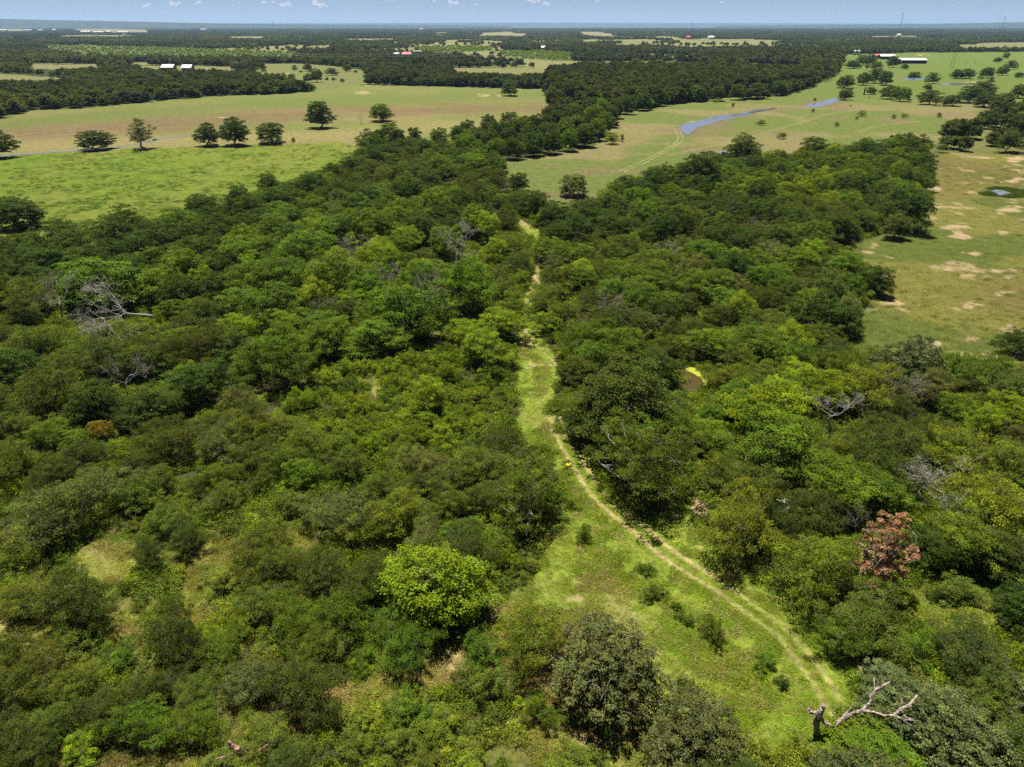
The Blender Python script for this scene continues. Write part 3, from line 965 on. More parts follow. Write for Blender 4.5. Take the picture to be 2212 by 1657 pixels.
# ------------------------------------------------------------------ trees: tints
TINT = {
    'dark': (0.057, 0.097, 0.010), 'mid': (0.105, 0.170, 0.011), 'bright': (0.165, 0.235, 0.010),
    'olive': (0.118, 0.160, 0.018), 'deep': (0.080, 0.108, 0.014), 'grey': (0.135, 0.165, 0.042), 'yellow': (0.160, 0.205, 0.016), 'ashen': (0.098, 0.122, 0.032), 'ochre': (0.22, 0.18, 0.02), 'brown': (0.36, 0.21, 0.125), 'rust': (0.15, 0.075, 0.055)}
WORD = {'dark': 'dark green', 'mid': 'mid green', 'bright': 'bright green', 'olive': 'olive', 'deep': 'dull dark', 'grey': 'grey-green', 'yellow': 'yellow-green', 'ashen': 'grey-green', 'ochre': 'ochre', 'brown': 'orange-brown', 'rust': 'rusty'}
ZONES = [  # outline in the photo, [(species, tint, weight)...]
    ([(0, 455), (300, 470), (480, 490), (480, 650), (100, 660), (-300, 600), (-300, 455)], [('oak', 'dark', 6), ('oak', 'mid', 2), ('mesquite', 'deep', 2), ('elm', 'mid', 1)]),
    ([(460, 490), (830, 480), (830, 670), (480, 680)], [('elm', 'mid', 4), ('oak', 'mid', 3), ('elm', 'bright', 2), ('oak', 'dark', 2), ('mesquite', 'deep', 1)]),
    ([(320, 390), (740, 300), (1090, 330), (1110, 480), (820, 490), (460, 500)], [('oak', 'dark', 5), ('mesquite', 'deep', 4), ('oak', 'mid', 2), ('mesquite', 'grey', 1), ('elm', 'mid', 2)]),
    ([(830, 480), (1110, 480), (1130, 640), (830, 660)], [('elm', 'mid', 4), ('oak', 'dark', 2), ('elm', 'bright', 3), ('mesquite', 'olive', 2), ('mesquite', 'grey', 1)]),
    ([(640, 700), (900, 740), (1130, 620), (1130, 960), (700, 960), (560, 830)], [('bush', 'bright', 8), ('bush', 'mid', 3), ('elm', 'bright', 1)]),
    ([(560, 640), (1130, 560), (1130, 700), (900, 740), (560, 760)], [('elm', 'bright', 3), ('elm', 'mid', 3), ('oak', 'mid', 1)]),
    ([(-300, 640), (560, 660), (560, 900), (420, 1010), (-300, 1010)], [('oak', 'dark', 4), ('mesquite', 'deep', 5), ('mesquite', 'olive', 2), ('elm', 'mid', 2)]),
    ([(420, 900), (1130, 940), (1200, 1140), (500, 1120)], [('mesquite', 'olive', 5), ('mesquite', 'deep', 2), ('elm', 'mid', 2), ('bush', 'bright', 2), ('mesquite', 'grey', 2), ('mesquite', 'yellow', 1)]),
    ([(-300, 1000), (500, 1000), (1200, 1140), (1150, 1300), (900, 1500), (500, 1657), (-300, 1700)], [('mesquite', 'deep', 3), ('mesquite', 'olive', 4), ('mesquite', 'grey', 2), ('bush', 'yellow', 3), ('bush', 'mid', 4), ('bush', 'bright', 2), ('mesquite', 'mid', 2)]),
    ([(1130, 380), (1580, 300), (2020, 300), (2020, 500), (1480, 520), (1130, 560)], [('oak', 'dark', 4), ('mesquite', 'deep', 4), ('elm', 'mid', 3), ('mesquite', 'olive', 2), ('elm', 'bright', 1)]),
    ([(1130, 520), (2000, 480), (1900, 760), (1480, 760), (1200, 760)], [('mesquite', 'olive', 4), ('mesquite', 'deep', 3), ('elm', 'mid', 4), ('mesquite', 'grey', 2), ('elm', 'bright', 2), ('oak', 'dark', 1)]),
    ([(1200, 740), (2300, 740), (2300, 1260), (1480, 1260), (1280, 1000)], [('mesquite', 'olive', 4), ('elm', 'mid', 4), ('mesquite', 'deep', 3), ('mesquite', 'yellow', 2), ('elm', 'bright', 1), ('mesquite', 'grey', 1)]),
    ([(1400, 1200), (2400, 1200), (2400, 1800), (1400, 1800)], [('mesquite', 'olive', 4), ('post', 'ashen', 2), ('mesquite', 'deep', 3), ('bush', 'mid', 2)]),
    ([(680, 230), (1330, 240), (1740, 190), (1900, 100), (1500, 130), (1180, 170), (1180, 240), (900, 260)], [('oak', 'dark', 8), ('oak', 'mid', 1), ('elm', 'mid', 1)]),
]
DEFAULT_MIX = [('oak', 'dark', 5), ('mesquite', 'deep', 3), ('oak', 'mid', 2), ('mesquite', 'olive', 2), ('elm', 'mid', 2)]
H_RATIO = {'airy': 0.85, 'lone': 0.8, 'oak': 0.78, 'elm': 0.76, 'mesquite': 0.68, 'bush': 0.62, 'post': 0.64, 'brown': 1.5, 'sparse': 0.95}

TREES = []          # dicts: x, y, R, H, sp, tint, fixed label or None, centre pixel


def add_tree(x, y, R, H, sp, tint, label=None, rz=None, group=None, var=0.14):
    t = TINT[tint]
    b = random.uniform(1 - var, 1 + var)
    h = random.uniform(-0.09, 0.09)
    zc = H * 0.55
    px, py = proj(x, y, zc)
    TREES.append(dict(x=float(x), y=float(y), R=R, H=H, sp=sp, tint=tint, col=(t[0] * b * (1 + h), t[1] * b, t[2] * b * (1 - h), 1), label=label,
                      rz=random.uniform(0, 6.28) if rz is None else rz, px=float(px), py=float(py), group=group))


def crown_at(px, py, w, sp, tint, hr=None, label=None):
    """A tree whose crown centre and width were measured on the photo."""
    hr = hr or H_RATIO[sp]
    R = 4.0
    for k in range(6):
        P = unproj(px, py, min(R * 2 * hr * 0.55, 20))
        R = 0.5 * w * depth_of(P) / FPX
    add_tree(P[0], P[1], R, 2 * R * hr, sp, tint, label)


def base_at(px, py, w, h, sp, tint, label=None):
    """A tree whose foot, width and height were measured on the photo."""
    P = unproj(px, py, 0)
    d = depth_of(P)
    dep = math.atan2(CAM_H, math.hypot(P[0], P[1]))
    if sp == 'oak':
        sp, h = 'lone', h * 0.92
    add_tree(P[0], P[1], 0.5 * w * d / FPX, max(1.0, (h * d / FPX - 0.35 * w * d / FPX * math.sin(dep)) / math.cos(dep)), sp, tint, label)


# lone trees in the meadows (foot x, foot y, width, height)
for a in [
    (209, 324, 80, 50, 'oak', 'dark', 'low wide dark oak by the creek, furthest one along the lush meadow edge'),
    (311, 322, 72, 68, 'sparse', 'grey', 'thin ragged grey-leaved tree with bare limbs beside the creek'),
    (452, 315, 62, 56, 'oak', 'dark', 'shorter dark oak of the touching pair beside the creek'),
    (509, 314, 68, 68, 'oak', 'dark', 'taller dark oak of the touching pair beside the creek'),
    (588, 309, 70, 52, 'oak', 'dark', 'round dark oak standing just beyond the touching pair'),
    (692, 277, 64, 66, 'oak', 'dark', 'tall billowy dark oak alone in the brown field'),
    (823, 262, 58, 44, 'oak', 'mid', 'leaning oak with split pale limbs in the brown field'),
    (843, 300, 56, 42, 'oak', 'mid', 'mid green oak below the leaning tree at the field edge'),
    (1101, 207, 44, 34, 'oak', 'dark', 'small round oak alone before the wooded belt'),
    (-4, 342, 70, 78, 'oak', 'dark', 'dark oak cut by the picture edge at the lush meadow'),
    (45, 492, 112, 82, 'oak', 'dark', 'big round dark oak in the lush meadow beside the woods'),
    (634, 308, 9, 12, 'bush', 'grey', 'tiny sapling at the rim of the lush meadow'),
    (630, 179, 19, 22, 'oak', 'dark', 'upright small oak before the farm pasture'),
    (664, 178, 22, 19, 'oak', 'dark', 'shorter oak of the pasture pair'),
    (684, 178, 26, 32, 'oak', 'dark', 'taller oak of the pasture pair'),
    (717, 163, 27, 18, 'oak', 'dark', 'round oak behind the pasture pair'),
    (569, 153, 16, 20, 'oak', 'dark', 'slim dark oak by the farm yard'),
    (637, 153, 14, 12, 'bush', 'dark', 'compact dark bush by the power line pole'),
    (666, 154, 22, 20, 'oak', 'rust', 'rusty brown leaved tree near the power line'),
    (751, 155, 20, 17, 'oak', 'deep', 'dull oak at the wood edge beyond the pasture'),
    (353, 152, 18, 9, 'oak', 'rust', 'reddish low tree beside the white roofed farm house'),
    (1322, 312, 36, 27, 'bush', 'bright', 'bright green bush at the tip of the wooded belt'),
    (1344, 306, 13, 18, 'bush', 'mid', 'slim bush beside the bright belt bush'),
    (1241, 424, 70, 60, 'oak', 'grey', 'pale leaved oak standing clear before the pasture'),
    (1120, 412, 44, 46, 'oak', 'dark', 'blue-dark upright oak at the end of the grassy gap'),
    (2192, 765, 92, 62, 'mesquite', 'dark', 'dense dark round bush in the sandy spotted pasture'),
    # far pasture
    (1973, 172, 28, 19, 'oak', 'deep', 'domed oak beside the flat pool'), (2013, 181, 29, 27, 'oak', 'mid', 'brighter round oak right of the flat pool'),
    (2066, 170, 34, 22, 'oak', 'dark', 'front half of the widest dark oak clump in the far pasture'), (2088, 170, 36, 24, 'oak', 'dark', 'right half of the widest dark oak clump in the far pasture'),
    (2003, 194, 20, 13, 'oak', 'dark', 'squat small oak below the flat pool'), (1953, 150, 17, 13, 'oak', 'dark', 'small oak below the long barn'),
    (1864, 184, 32, 30, 'oak', 'dark', 'oak at the left of the pasture grove'), (1890, 180, 36, 36, 'oak', 'deep', 'big dull oak in the middle of the pasture grove'),
    (1912, 184, 34, 34, 'oak', 'dark', 'dark oak at the right of the pasture grove'), (1880, 204, 24, 18, 'oak', 'dark', 'small oak shading the grove foot'),
    (1920, 214, 40, 32, 'oak', 'dark', 'wide oak beside the open-crowned oak'), (1944, 219, 40, 36, 'oak', 'mid', 'open-crowned oak with a clear trunk in the pasture'),
    (2005, 226, 42, 36, 'oak', 'deep', 'ragged oak over the cattle'), (2022, 229, 24, 20, 'elm', 'deep', 'small tree leaning on the ragged oak'),
    (2055, 229, 42, 28, 'oak', 'dark', 'low oak left of the great dark clump'), (2092, 222, 56, 40, 'oak', 'dark', 'first oak of the great dark clump'),
    (2120, 206, 50, 34, 'oak', 'dark', 'rear oak of the great dark clump'), (2128, 232, 54, 38, 'oak', 'dark', 'front oak of the great dark clump'),
    (2165, 240, 60, 44, 'oak', 'deep', 'spreading oak right of the great dark clump'), (2200, 212, 44, 34, 'oak', 'dark', 'oak at the picture edge beyond the clump'),
    (2205, 262, 60, 46, 'oak', 'dark', 'oak at the picture edge before the clump'),
    (2131, 168, 30, 25, 'oak', 'dark', 'tall oak of the far pasture trio'), (2163, 163, 26, 21, 'oak', 'dark', 'middle oak of the far pasture trio'), (2182, 150, 26, 21, 'oak', 'deep', 'pale oak of the far pasture trio'),
    (2154, 135, 18, 12, 'oak', 'dark', 'squat dark oak near the far tree row'), (2171, 127, 15, 16, 'oak', 'grey', 'thin pale tree near the far tree row'), (2200, 168, 22, 13, 'oak', 'dark', 'low oak near the picture edge of the far pasture'),
    (2117, 172, 14, 9, 'bush', 'mid', 'round bush left of the far pasture trio'), (2140, 181, 16, 15, 'bush', 'dark', 'bush under the far pasture trio'),
    (1826, 216, 32, 28, 'oak', 'dark', 'round oak at the head of the small pool'), (1826, 190, 42, 30, 'oak', 'dark', 'broad oak behind the pool oak'),
    (1841, 148, 38, 20, 'oak', 'dark', 'broad oak at the left of the barn trees'), (1862, 141, 30, 24, 'oak', 'deep', 'upright oak in the barn trees'), (1878, 140, 30, 24, 'oak', 'dark', 'dark oak in the barn trees'),
    (1893, 149, 30, 18, 'oak', 'mid', 'rounder oak below the white roofs'), (1928, 146, 28, 27, 'oak', 'dark', 'tall oak before the long barn'), (1873, 152, 12, 14, 'elm', 'grey', 'slim pale tree below the barn trees'),
    # shrubs scattered over the middle field
    (1645, 271, 18, 13, 'bush', 'mid', 'round shrub beyond the bend of the blue channel'), (1689, 300, 21, 15, 'bush', 'mid', 'lone round shrub before the middle woods'),
    (1860, 252, 21, 14, 'bush', 'bright', 'bright shrub in the tan field'), (1851, 258, 9, 7, 'bush', 'grey', 'tiny shrub touching the bright one'),
    (1930, 256, 12, 9, 'bush', 'grey', 'small dull shrub in the tan field'), (1953, 255, 17, 12, 'bush', 'bright', 'fuller shrub in the tan field'), (2028, 254, 13, 11, 'bush', 'mid', 'last shrub of the tan field'),
    (1756, 243, 10, 9, 'bush', 'olive', 'thin shrub below the small pool'), (1545, 222, 12, 9, 'bush', 'bright', 'light shrub at the foot of the wooded belt'), (1583, 232, 8, 10, 'bush', 'olive', 'weedy shrub before the wooded belt'),
    (1805, 274, 11, 12, 'bush', 'mid', 'shrub peeping over the middle woods'), (1759, 219, 8, 8, 'bush', 'dark', 'tiny dark shrub on the small pool bank'),
]:
    base_at(*a)

for a in [(1072, 345, 46, 52), (1108, 344, 50, 56), (1150, 338, 52, 60), (1192, 333, 50, 58), (1228, 327, 48, 56), (1262, 318, 50, 58), (1290, 304, 46, 56), (1306, 288, 44, 54), (1318, 270, 42, 50), (1328, 256, 42, 50), (1352, 247, 44, 46), (1388, 239, 42, 44), (1424, 229, 42, 42), (1462, 223, 40, 40), (1504, 220, 40, 40), (1548, 218, 40, 38), (1592, 216, 40, 38), (1636, 213, 40, 38), (1680, 207, 40, 36),
          (1060, 328, 50, 56), (1102, 326, 52, 58), (1142, 320, 50, 58), (1182, 312, 50, 56), (1222, 302, 50, 56), (1256, 290, 48, 54), (1284, 274, 46, 52), (1300, 258, 44, 50), (1032, 318, 46, 50), (1082, 308, 48, 54), (1122, 302, 50, 54), (1164, 294, 48, 54), (1204, 282, 48, 52), (1242, 268, 46, 50), (1274, 254, 44, 50), (990, 312, 44, 46), (950, 316, 44, 46), (1010, 300, 44, 46), (1056, 292, 46, 50), (1100, 284, 46, 48), (1222, 252, 44, 48), (1205, 232, 40, 44), (1210, 214, 38, 40), (1250, 236, 42, 44), (1290, 238, 42, 44)]:
    base_at(*a, 'oak', random.choice(['dark', 'dark', 'dark', 'deep', 'mid']))
# crowns picked out one by one in the near woods (centre x, centre y, width)
for a in [
    (1320, 1440, 275, 'post', 'ashen', None, 'largest grey-leaved oak at the grass edge, below the track bend'),
    (1500, 1590, 240, 'post', 'ashen', None, 'grey-leaved oak below the largest one'), (1945, 1505, 190, 'post', 'ashen', 0.42, 'grey-leaved oak beneath the bleached fallen limb'),
    (2080, 1590, 260, 'post', 'ashen', 0.6, 'grey-leaved oak at the tip of the bleached limb'), (1890, 1640, 200, 'oak', 'mid', 0.55, 'mid green oak under the bleached limb'),
    (1700, 1650, 170, 'bush', 'yellow', 0.5, 'yellowish thicket left of the bleached snag'),
    (2107, 1410, 190, 'mesquite', 'deep', 0.5), (1870, 1335, 190, 'mesquite', 'olive', 0.55), (1815, 1375, 110, 'mesquite', 'mid'), (2074, 1265, 105, 'bush', 'olive', 0.42), (2200, 1300, 110, 'oak', 'dark'), (2160, 1490, 150, 'mesquite', 'olive', 0.55),
    (2030, 1280, 44, 'bush', 'dark'),
    (1150, 1380, 170, 'mesquite', 'yellow', 0.75, 'wispy many-stemmed yellowish mesquite beside the largest grey oak'), (1040, 1400, 110, 'bush', 'mid'), (1050, 1470, 120, 'bush', 'olive'), (1165, 1530, 84, 'bush', 'mid', 0.8),
    (800, 1560, 105, 'bush', 'yellow', 0.5), (885, 1530, 115, 'bush', 'mid', 0.5), (950, 1570, 100, 'bush', 'yellow', 0.5), (860, 1600, 110, 'bush', 'olive', 0.5), (1000, 1640, 120, 'bush', 'yellow', 0.45), (740, 1620, 110, 'bush', 'olive', 0.5), (920, 1650, 100, 'bush', 'olive', 0.5), (1250, 1640, 120, 'bush', 'yellow', 0.35),
    (930, 1255, 240, 'oak', 'bright', 0.8, 'bright coarse-leaved oak at the woodland edge above the bare sand patch'), (880, 1385, 150, 'mesquite', 'mid'), (1010, 1190, 130, 'mesquite', 'deep'),
    (640, 1330, 140, 'mesquite', 'mid'), (740, 1320, 150, 'mesquite', 'mid'), (690, 1385, 120, 'mesquite', 'olive'), (600, 1215, 125, 'mesquite', 'olive'), (690, 1230, 130, 'mesquite', 'deep'), (545, 1180, 130, 'mesquite', 'olive'), (790, 1250, 150, 'mesquite', 'deep'), (740, 1110, 150, 'mesquite', 'grey'), (850, 1110, 150, 'mesquite', 'yellow'),
    (655, 1490, 160, 'mesquite', 'deep', 0.8, 'dense dull mesquite standing alone in the lower grass'), (377, 1365, 140, 'mesquite', 'deep', 0.8), (168, 1295, 165, 'mesquite', 'deep', 0.8), (50, 1300, 120, 'mesquite', 'olive'), (315, 1195, 80, 'mesquite', 'deep', 0.8),
    (405, 1160, 90, 'mesquite', 'deep', 0.75), (50, 1470, 140, 'mesquite', 'deep'), (150, 1480, 120, 'mesquite', 'olive'), (240, 1520, 130, 'mesquite', 'deep'), (340, 1480, 110, 'mesquite', 'deep'), (420, 1500, 110, 'mesquite', 'olive'), (480, 1400, 120, 'mesquite', 'mid'), (500, 1340, 120, 'bush', 'bright', 0.5), (30, 1590, 140, 'mesquite', 'deep'), (110, 1560, 110, 'mesquite', 'olive'), (60, 1650, 120, 'mesquite', 'deep'),
    (190, 1600, 105, 'bush', 'bright', 0.5), (300, 1560, 140, 'mesquite', 'mid'), (420, 1560, 120, 'mesquite', 'mid'),(560,1600,150,'mesquite','olive',0.5),(480,1650,120,'bush','olive',0.4),(620,1640,140,'mesquite','deep',0.5),
    (250, 1410, 90, 'bush', 'mid', 0.5), (160, 1380, 110, 'bush', 'olive', 0.45), (480, 1250, 100, 'bush', 'yellow', 0.5), (560, 1300, 110, 'mesquite', 'olive'),
    (1140, 1050, 190, 'airy', 'olive', 0.9, 'tall olive tree with grey limbs at the left of the track'), (1090, 960, 110, 'mesquite', 'deep'), (1010, 1010, 130, 'mesquite', 'olive'), (1120, 1150, 60, 'bush', 'mid'), (1100, 1210, 70, 'bush', 'bright', 0.9),
    (1335, 850, 245, 'oak', 'deep', 0.8, 'widest dark oak beside the track, shading the quad bike'), (1418, 795, 105, 'oak', 'dark'), (1250, 800, 90, 'oak', 'deep', 0.8), (1280, 905, 120, 'oak', 'dark', 0.8), (1395, 985, 225, 'airy', 'olive', 0.9, 'tall feathery tree with pale limbs over bare soil'),
    (1260, 730, 130, 'mesquite', 'mid'), (1330, 740, 110, 'elm', 'mid'),
    (1603, 1130, 195, 'mesquite', 'yellow'), (1760, 1215, 195, 'mesquite', 'yellow', 0.7), (1637, 1045, 130, 'oak', 'deep'), (1740, 1100, 150, 'mesquite', 'deep'), (1805, 1031, 170, 'elm', 'mid'), (1885, 1051, 130, 'elm', 'mid'),
    (1915, 970, 170, 'mesquite', 'deep'), (1960, 1030, 140, 'mesquite', 'deep'), (1670, 880, 200, 'elm', 'bright'), (1605, 850, 110, 'elm', 'mid'), (1690, 950, 200, 'elm', 'mid'), (1885, 836, 150, 'mesquite', 'yellow'), (2006, 840, 130, 'mesquite', 'grey'),
    (2141, 1090, 220, 'mesquite', 'yellow'), (2074, 1150, 180, 'mesquite', 'yellow'), (2160, 1190, 160, 'oak', 'deep'), (2010, 1180, 120, 'oak', 'dark'), (2080, 980, 170, 'mesquite', 'yellow'), (2180, 1000, 130, 'mesquite', 'olive'),
    (1910, 1188, 126, 'brown', 'brown', 1.9, 'tall dead oak still holding its orange-brown leaves'),
    (1965, 780, 170, 'post', 'ashen', 0.7, 'waxy grey-green oak at the corner of the sandy spotted pasture'), (2190, 840, 130, 'oak', 'deep'), (2100, 810, 110, 'mesquite', 'olive'), (2060, 790, 100, 'elm', 'mid'),
    # left woods
    (212, 605, 185, 'oak', 'mid', 0.62, 'broad umbrella-crowned tree above the pale fallen tree'), (350, 610, 120, 'oak', 'mid'), (60, 640, 130, 'mesquite', 'olive'), (430, 545, 120, 'oak', 'dark'), (340, 520, 130, 'oak', 'dark'), (250, 500, 120, 'oak', 'dark'), (440, 600, 80, 'elm', 'bright'),
    (605, 770, 150, 'elm', 'mid', 0.85), (521, 715, 96, 'elm', 'bright', 0.9), (700, 730, 120, 'elm', 'mid'), (1013, 615, 150, 'elm', 'mid', 0.9), (885, 665, 160, 'oak', 'mid', 0.9, 'mid green oak with dead grey twigs poking from its crown'), (1087, 700, 112, 'elm', 'bright', 0.65), (1045, 748, 135, 'elm', 'bright', 0.6),
    (1127, 601, 58, 'bush', 'bright', 0.7), (1110, 650, 75, 'bush', 'bright', 0.7), (1175, 695, 76, 'elm', 'bright', 0.7), (935, 440, 90, 'elm', 'mid', 0.85), (960, 520, 90, 'elm', 'mid', 0.85), (590, 600, 150, 'elm', 'mid'), (720, 590, 150, 'elm', 'mid'), (660, 540, 130, 'elm', 'mid'),
    (213, 924, 52, 'elm', 'ochre', 0.9, 'small ochre yellowing tree among dark crowns'), (107, 937, 80, 'elm', 'mid', 0.9), (156, 950, 70, 'elm', 'mid', 0.8), (524, 872, 100, 'mesquite', 'grey', 0.85), (470, 954, 110, 'mesquite', 'grey'), (218, 1014, 66, 'bush', 'yellow'), (134, 1098, 190, 'mesquite', 'grey', 0.7), (300, 1060, 120, 'mesquite', 'olive'),
    (360, 960, 130, 'mesquite', 'deep'), (330, 870, 130, 'oak', 'dark'), (440, 820, 130, 'oak', 'dark'), (200, 860, 130, 'oak', 'dark'), (90, 840, 140, 'mesquite', 'deep'), (220, 770, 130, 'mesquite', 'deep'), (380, 760, 130, 'mesquite', 'deep'), (80, 740, 120, 'mesquite', 'olive'),
    # pasture edge, right woods
    (1962, 440, 120, 'oak', 'dark', 0.85), (1935, 485, 70, 'oak', 'deep', 0.8), (1890, 600, 86, 'oak', 'dark', 0.8), (1775, 670, 140, 'oak', 'dark', 0.8), (1820, 690, 100, 'oak', 'dark'), (1790, 620, 100, 'oak', 'deep'), (1730, 560, 90, 'elm', 'mid'), (1515, 365, 110, 'oak', 'dark', 0.8), (1350, 400, 60, 'oak', 'dark', 0.9),
    (1495, 580, 80, 'mesquite', 'grey', 0.8), (1540, 740, 110, 'elm', 'bright', 0.7), (1610, 320, 90, 'oak', 'deep', 0.8), (1205, 460, 80, 'oak', 'dark'), (1250, 490, 90, 'oak', 'dark'), (1330, 490, 80, 'oak', 'dark'),
    (1165, 470, 44, 'bush', 'bright', 0.8),
]:
    crown_at(*(list(a) + [None] * (7 - len(a))))
# small shrubs standing in the clearing
for a in [(1540, 1385, 62, 58, 'bush', 'mid', 'compact round bush in the grass left of the track'), (1650, 1440, 60, 34, 'bush', 'mid', 'low spreading bush in the grass left of the track'), (1688, 1480, 34, 24, 'bush', 'dark', 'small bush below the spreading bush'), (1262, 1165, 40, 40, 'bush', 'mid', 'small bush in the grass where the track curves'),
          (1410, 1285, 56, 36, 'bush', 'olive', 'thin weedy bush left of the track'), (1462, 1315, 26, 20, 'bush', 'mid', 'small bush nearest the thin weedy bush'), (1120, 1235, 90, 50, 'bush', 'olive', 'leggy bush at the woods edge of the clearing'), (1395, 1230, 44, 26, 'bush', 'mid', 'flat bush beside the track middle'),
          (1760, 1350, 44, 36, 'bush', 'mid', 'shrub at the right verge of the track'), (1730, 1290, 50, 44, 'bush', 'olive', 'shrub under the yellow-green mesquite verge'), (1480, 1345, 40, 30, 'bush', 'mid', 'bush between the compact and the thin one'), (1310, 1590, 40, 34, 'bush', 'mid', 'bush at the foot of the largest grey oak')]:
    base_at(*a)

NFIX = len(TREES)

# ------------------------------------------------------------------ fill of the woods
def pick(mix, u):
    tot = sum(m[2] for m in mix)
    a = 0
    for m in mix:
        a += m[2] / tot
        if u <= a:
            return m
    return mix[-1]


SIZE = {'oak': (3.6, 5.6), 'elm': (2.8, 4.8), 'mesquite': (2.6, 4.3), 'bush': (1.3, 2.3), 'post': (3.2, 4.2)}
NEAR_MAX = 330.0
cell = 3.9
placed = np.array([[t['x'], t['y'], t['R']] for t in TREES])
grid = {}


def grid_add(x, y, R):
    grid.setdefault((int(x // 12), int(y // 12)), []).append((x, y, R))


def crowded(x, y, R, k):
    cx, cy_ = int(x // 12), int(y // 12)
    for a in (-1, 0, 1):
        for b in (-1, 0, 1):
            for (u, v_, r2) in grid.get((cx + a, cy_ + b), ()):
                if (u - x) ** 2 + (v_ - y) ** 2 < (k * (R + r2)) ** 2:
                    return True
    return False


for p in placed:
    grid_add(*p)
cand = []
for iy in range(int(30 / cell), int(NEAR_MAX / cell)):
    yy = iy * cell
    hw = 0.80 * yy + 22
    for ix in range(int(-hw / cell), int(hw / cell) + 1):
        cand.append((ix * cell + random.uniform(-0.5, 0.5) * cell, yy + random.uniform(-0.5, 0.5) * cell))
cand = np.array(cand)
random.Random(3).shuffle(order := list(range(len(cand))))
bpx, bpy_ = proj(cand[:, 0], cand[:, 1], 0 * cand[:, 0])
PROTECT = [(1505, 818, 26), (1140, 480, 14), (1238, 936, 12), (1652, 1092, 12), (1905, 1150, 45), (1905, 1230, 45), (1902, 1458, 10), (2172, 1312, 8), (535, 1625, 40), (280, 680, 60), (230, 690, 30), (2047, 1075, 35), (1785, 897, 26), (278, 825, 22), (764, 545, 18), (993, 530, 34), (912, 640, 20), (945, 655, 18), (1850, 1530, 100), (1838, 1125, 14), (213, 922, 20), (130, 660, 30), (1241, 395, 28), (1120, 385, 20)]
isopen = open_ground(bpx, bpy_)
nz1 = vnoise(cand[:, 0], cand[:, 1], 11, 61)
for i in order:
    if isopen[i]:
        continue
    x, y = cand[i]
    cx_, cy2 = proj(x, y, 3.5)
    mix = DEFAULT_MIX
    for poly, mx_ in ZONES:
        if inpoly(np.array([cx_]), np.array([cy2]), poly)[0]:
            mix = mx_
            break
    u = (nz1[i] * 0.55 + random.random() * 0.45)
    u = min(max((u - 0.2) / 0.6, 0), 1)
    sp, tint, _ = pick(mix, u if random.random() < 0.6 else random.random())
    lo, hi = SIZE[sp]
    R = random.uniform(lo, hi)
    if cy2 > 980 and cx_ < 1130:
        R *= 0.66
    elif cy2 > 800:
        R *= 0.88
    if cy2 < 330 and sp in ('oak',):
        R *= 1.25
    k = 0.56 if not (cy2 > 1040 and cx_ < 900) else 0.8
    if 700 < cy2 < 960 and 640 < cx_ < 1130 and sp == 'bush':
        R *= 1.25
    if crowded(x, y, R, k):
        continue
    m = 0.6 * R
    ex, ey = proj(np.array([x - m, x + m, x, x]), np.array([y, y, y - m, y + m]), np.zeros(4))
    if open_ground(ex, ey).any():
        continue
    Hh = 2 * R * H_RATIO[sp]
    _, ty = proj(x, y, Hh)
    _, by_ = proj(x, y, 0.0)
    hwid = R * FPX / depth_of((x, y, Hh / 2))
    if any(abs(cx_ - ax) < hwid * 0.9 + ar and ty - 2 < ay + ar and ay < by_ + 3 and by_ > ay - 3 for ax, ay, ar in PROTECT):
        continue
    grid_add(x, y, R)
    add_tree(x, y, R, 2 * R * H_RATIO[sp] * random.uniform(0.85, 1.2), sp, tint)

for t in TREES:
    d = depth_of((t['x'], t['y'], t['H'] / 2))
    t['size'] = 2 * t['R'] * FPX / d
    t['in'] = -0.4 * t['size'] < t['px'] < PW + 0.4 * t['size'] and -20 < t['py'] < PH + 0.45 * t['size']
NAME = {'airy': 'mesquite_tree', 'lone': 'oak_tree', 'oak': 'oak_tree', 'post': 'oak_tree', 'brown': 'oak_tree', 'sparse': 'oak_tree', 'elm': 'elm_tree', 'mesquite': 'mesquite_tree', 'bush': 'bush'}
KIND = {'oak_tree': 'oak', 'elm_tree': 'elm', 'mesquite_tree': 'mesquite', 'bush': 'bush'}
LIMIT = {'oak_tree': 290, 'elm_tree': 290, 'mesquite_tree': 290, 'bush': 200}
ind, rest = [], []
cnt = {}
for n_, t in sorted(enumerate(TREES), key=lambda p: (-(p[1]['label'] is not None), -p[1]['size'])):
    k = NAME[t['sp']]
    if t['in'] and (t['label'] or cnt.get(k, 0) < LIMIT[k]):
        cnt[k] = cnt.get(k, 0) + 1
        ind.append(t)
    else:
        rest.append(t)
print('trees', len(TREES), 'individual', len(ind), cnt, 'rest', len(rest))

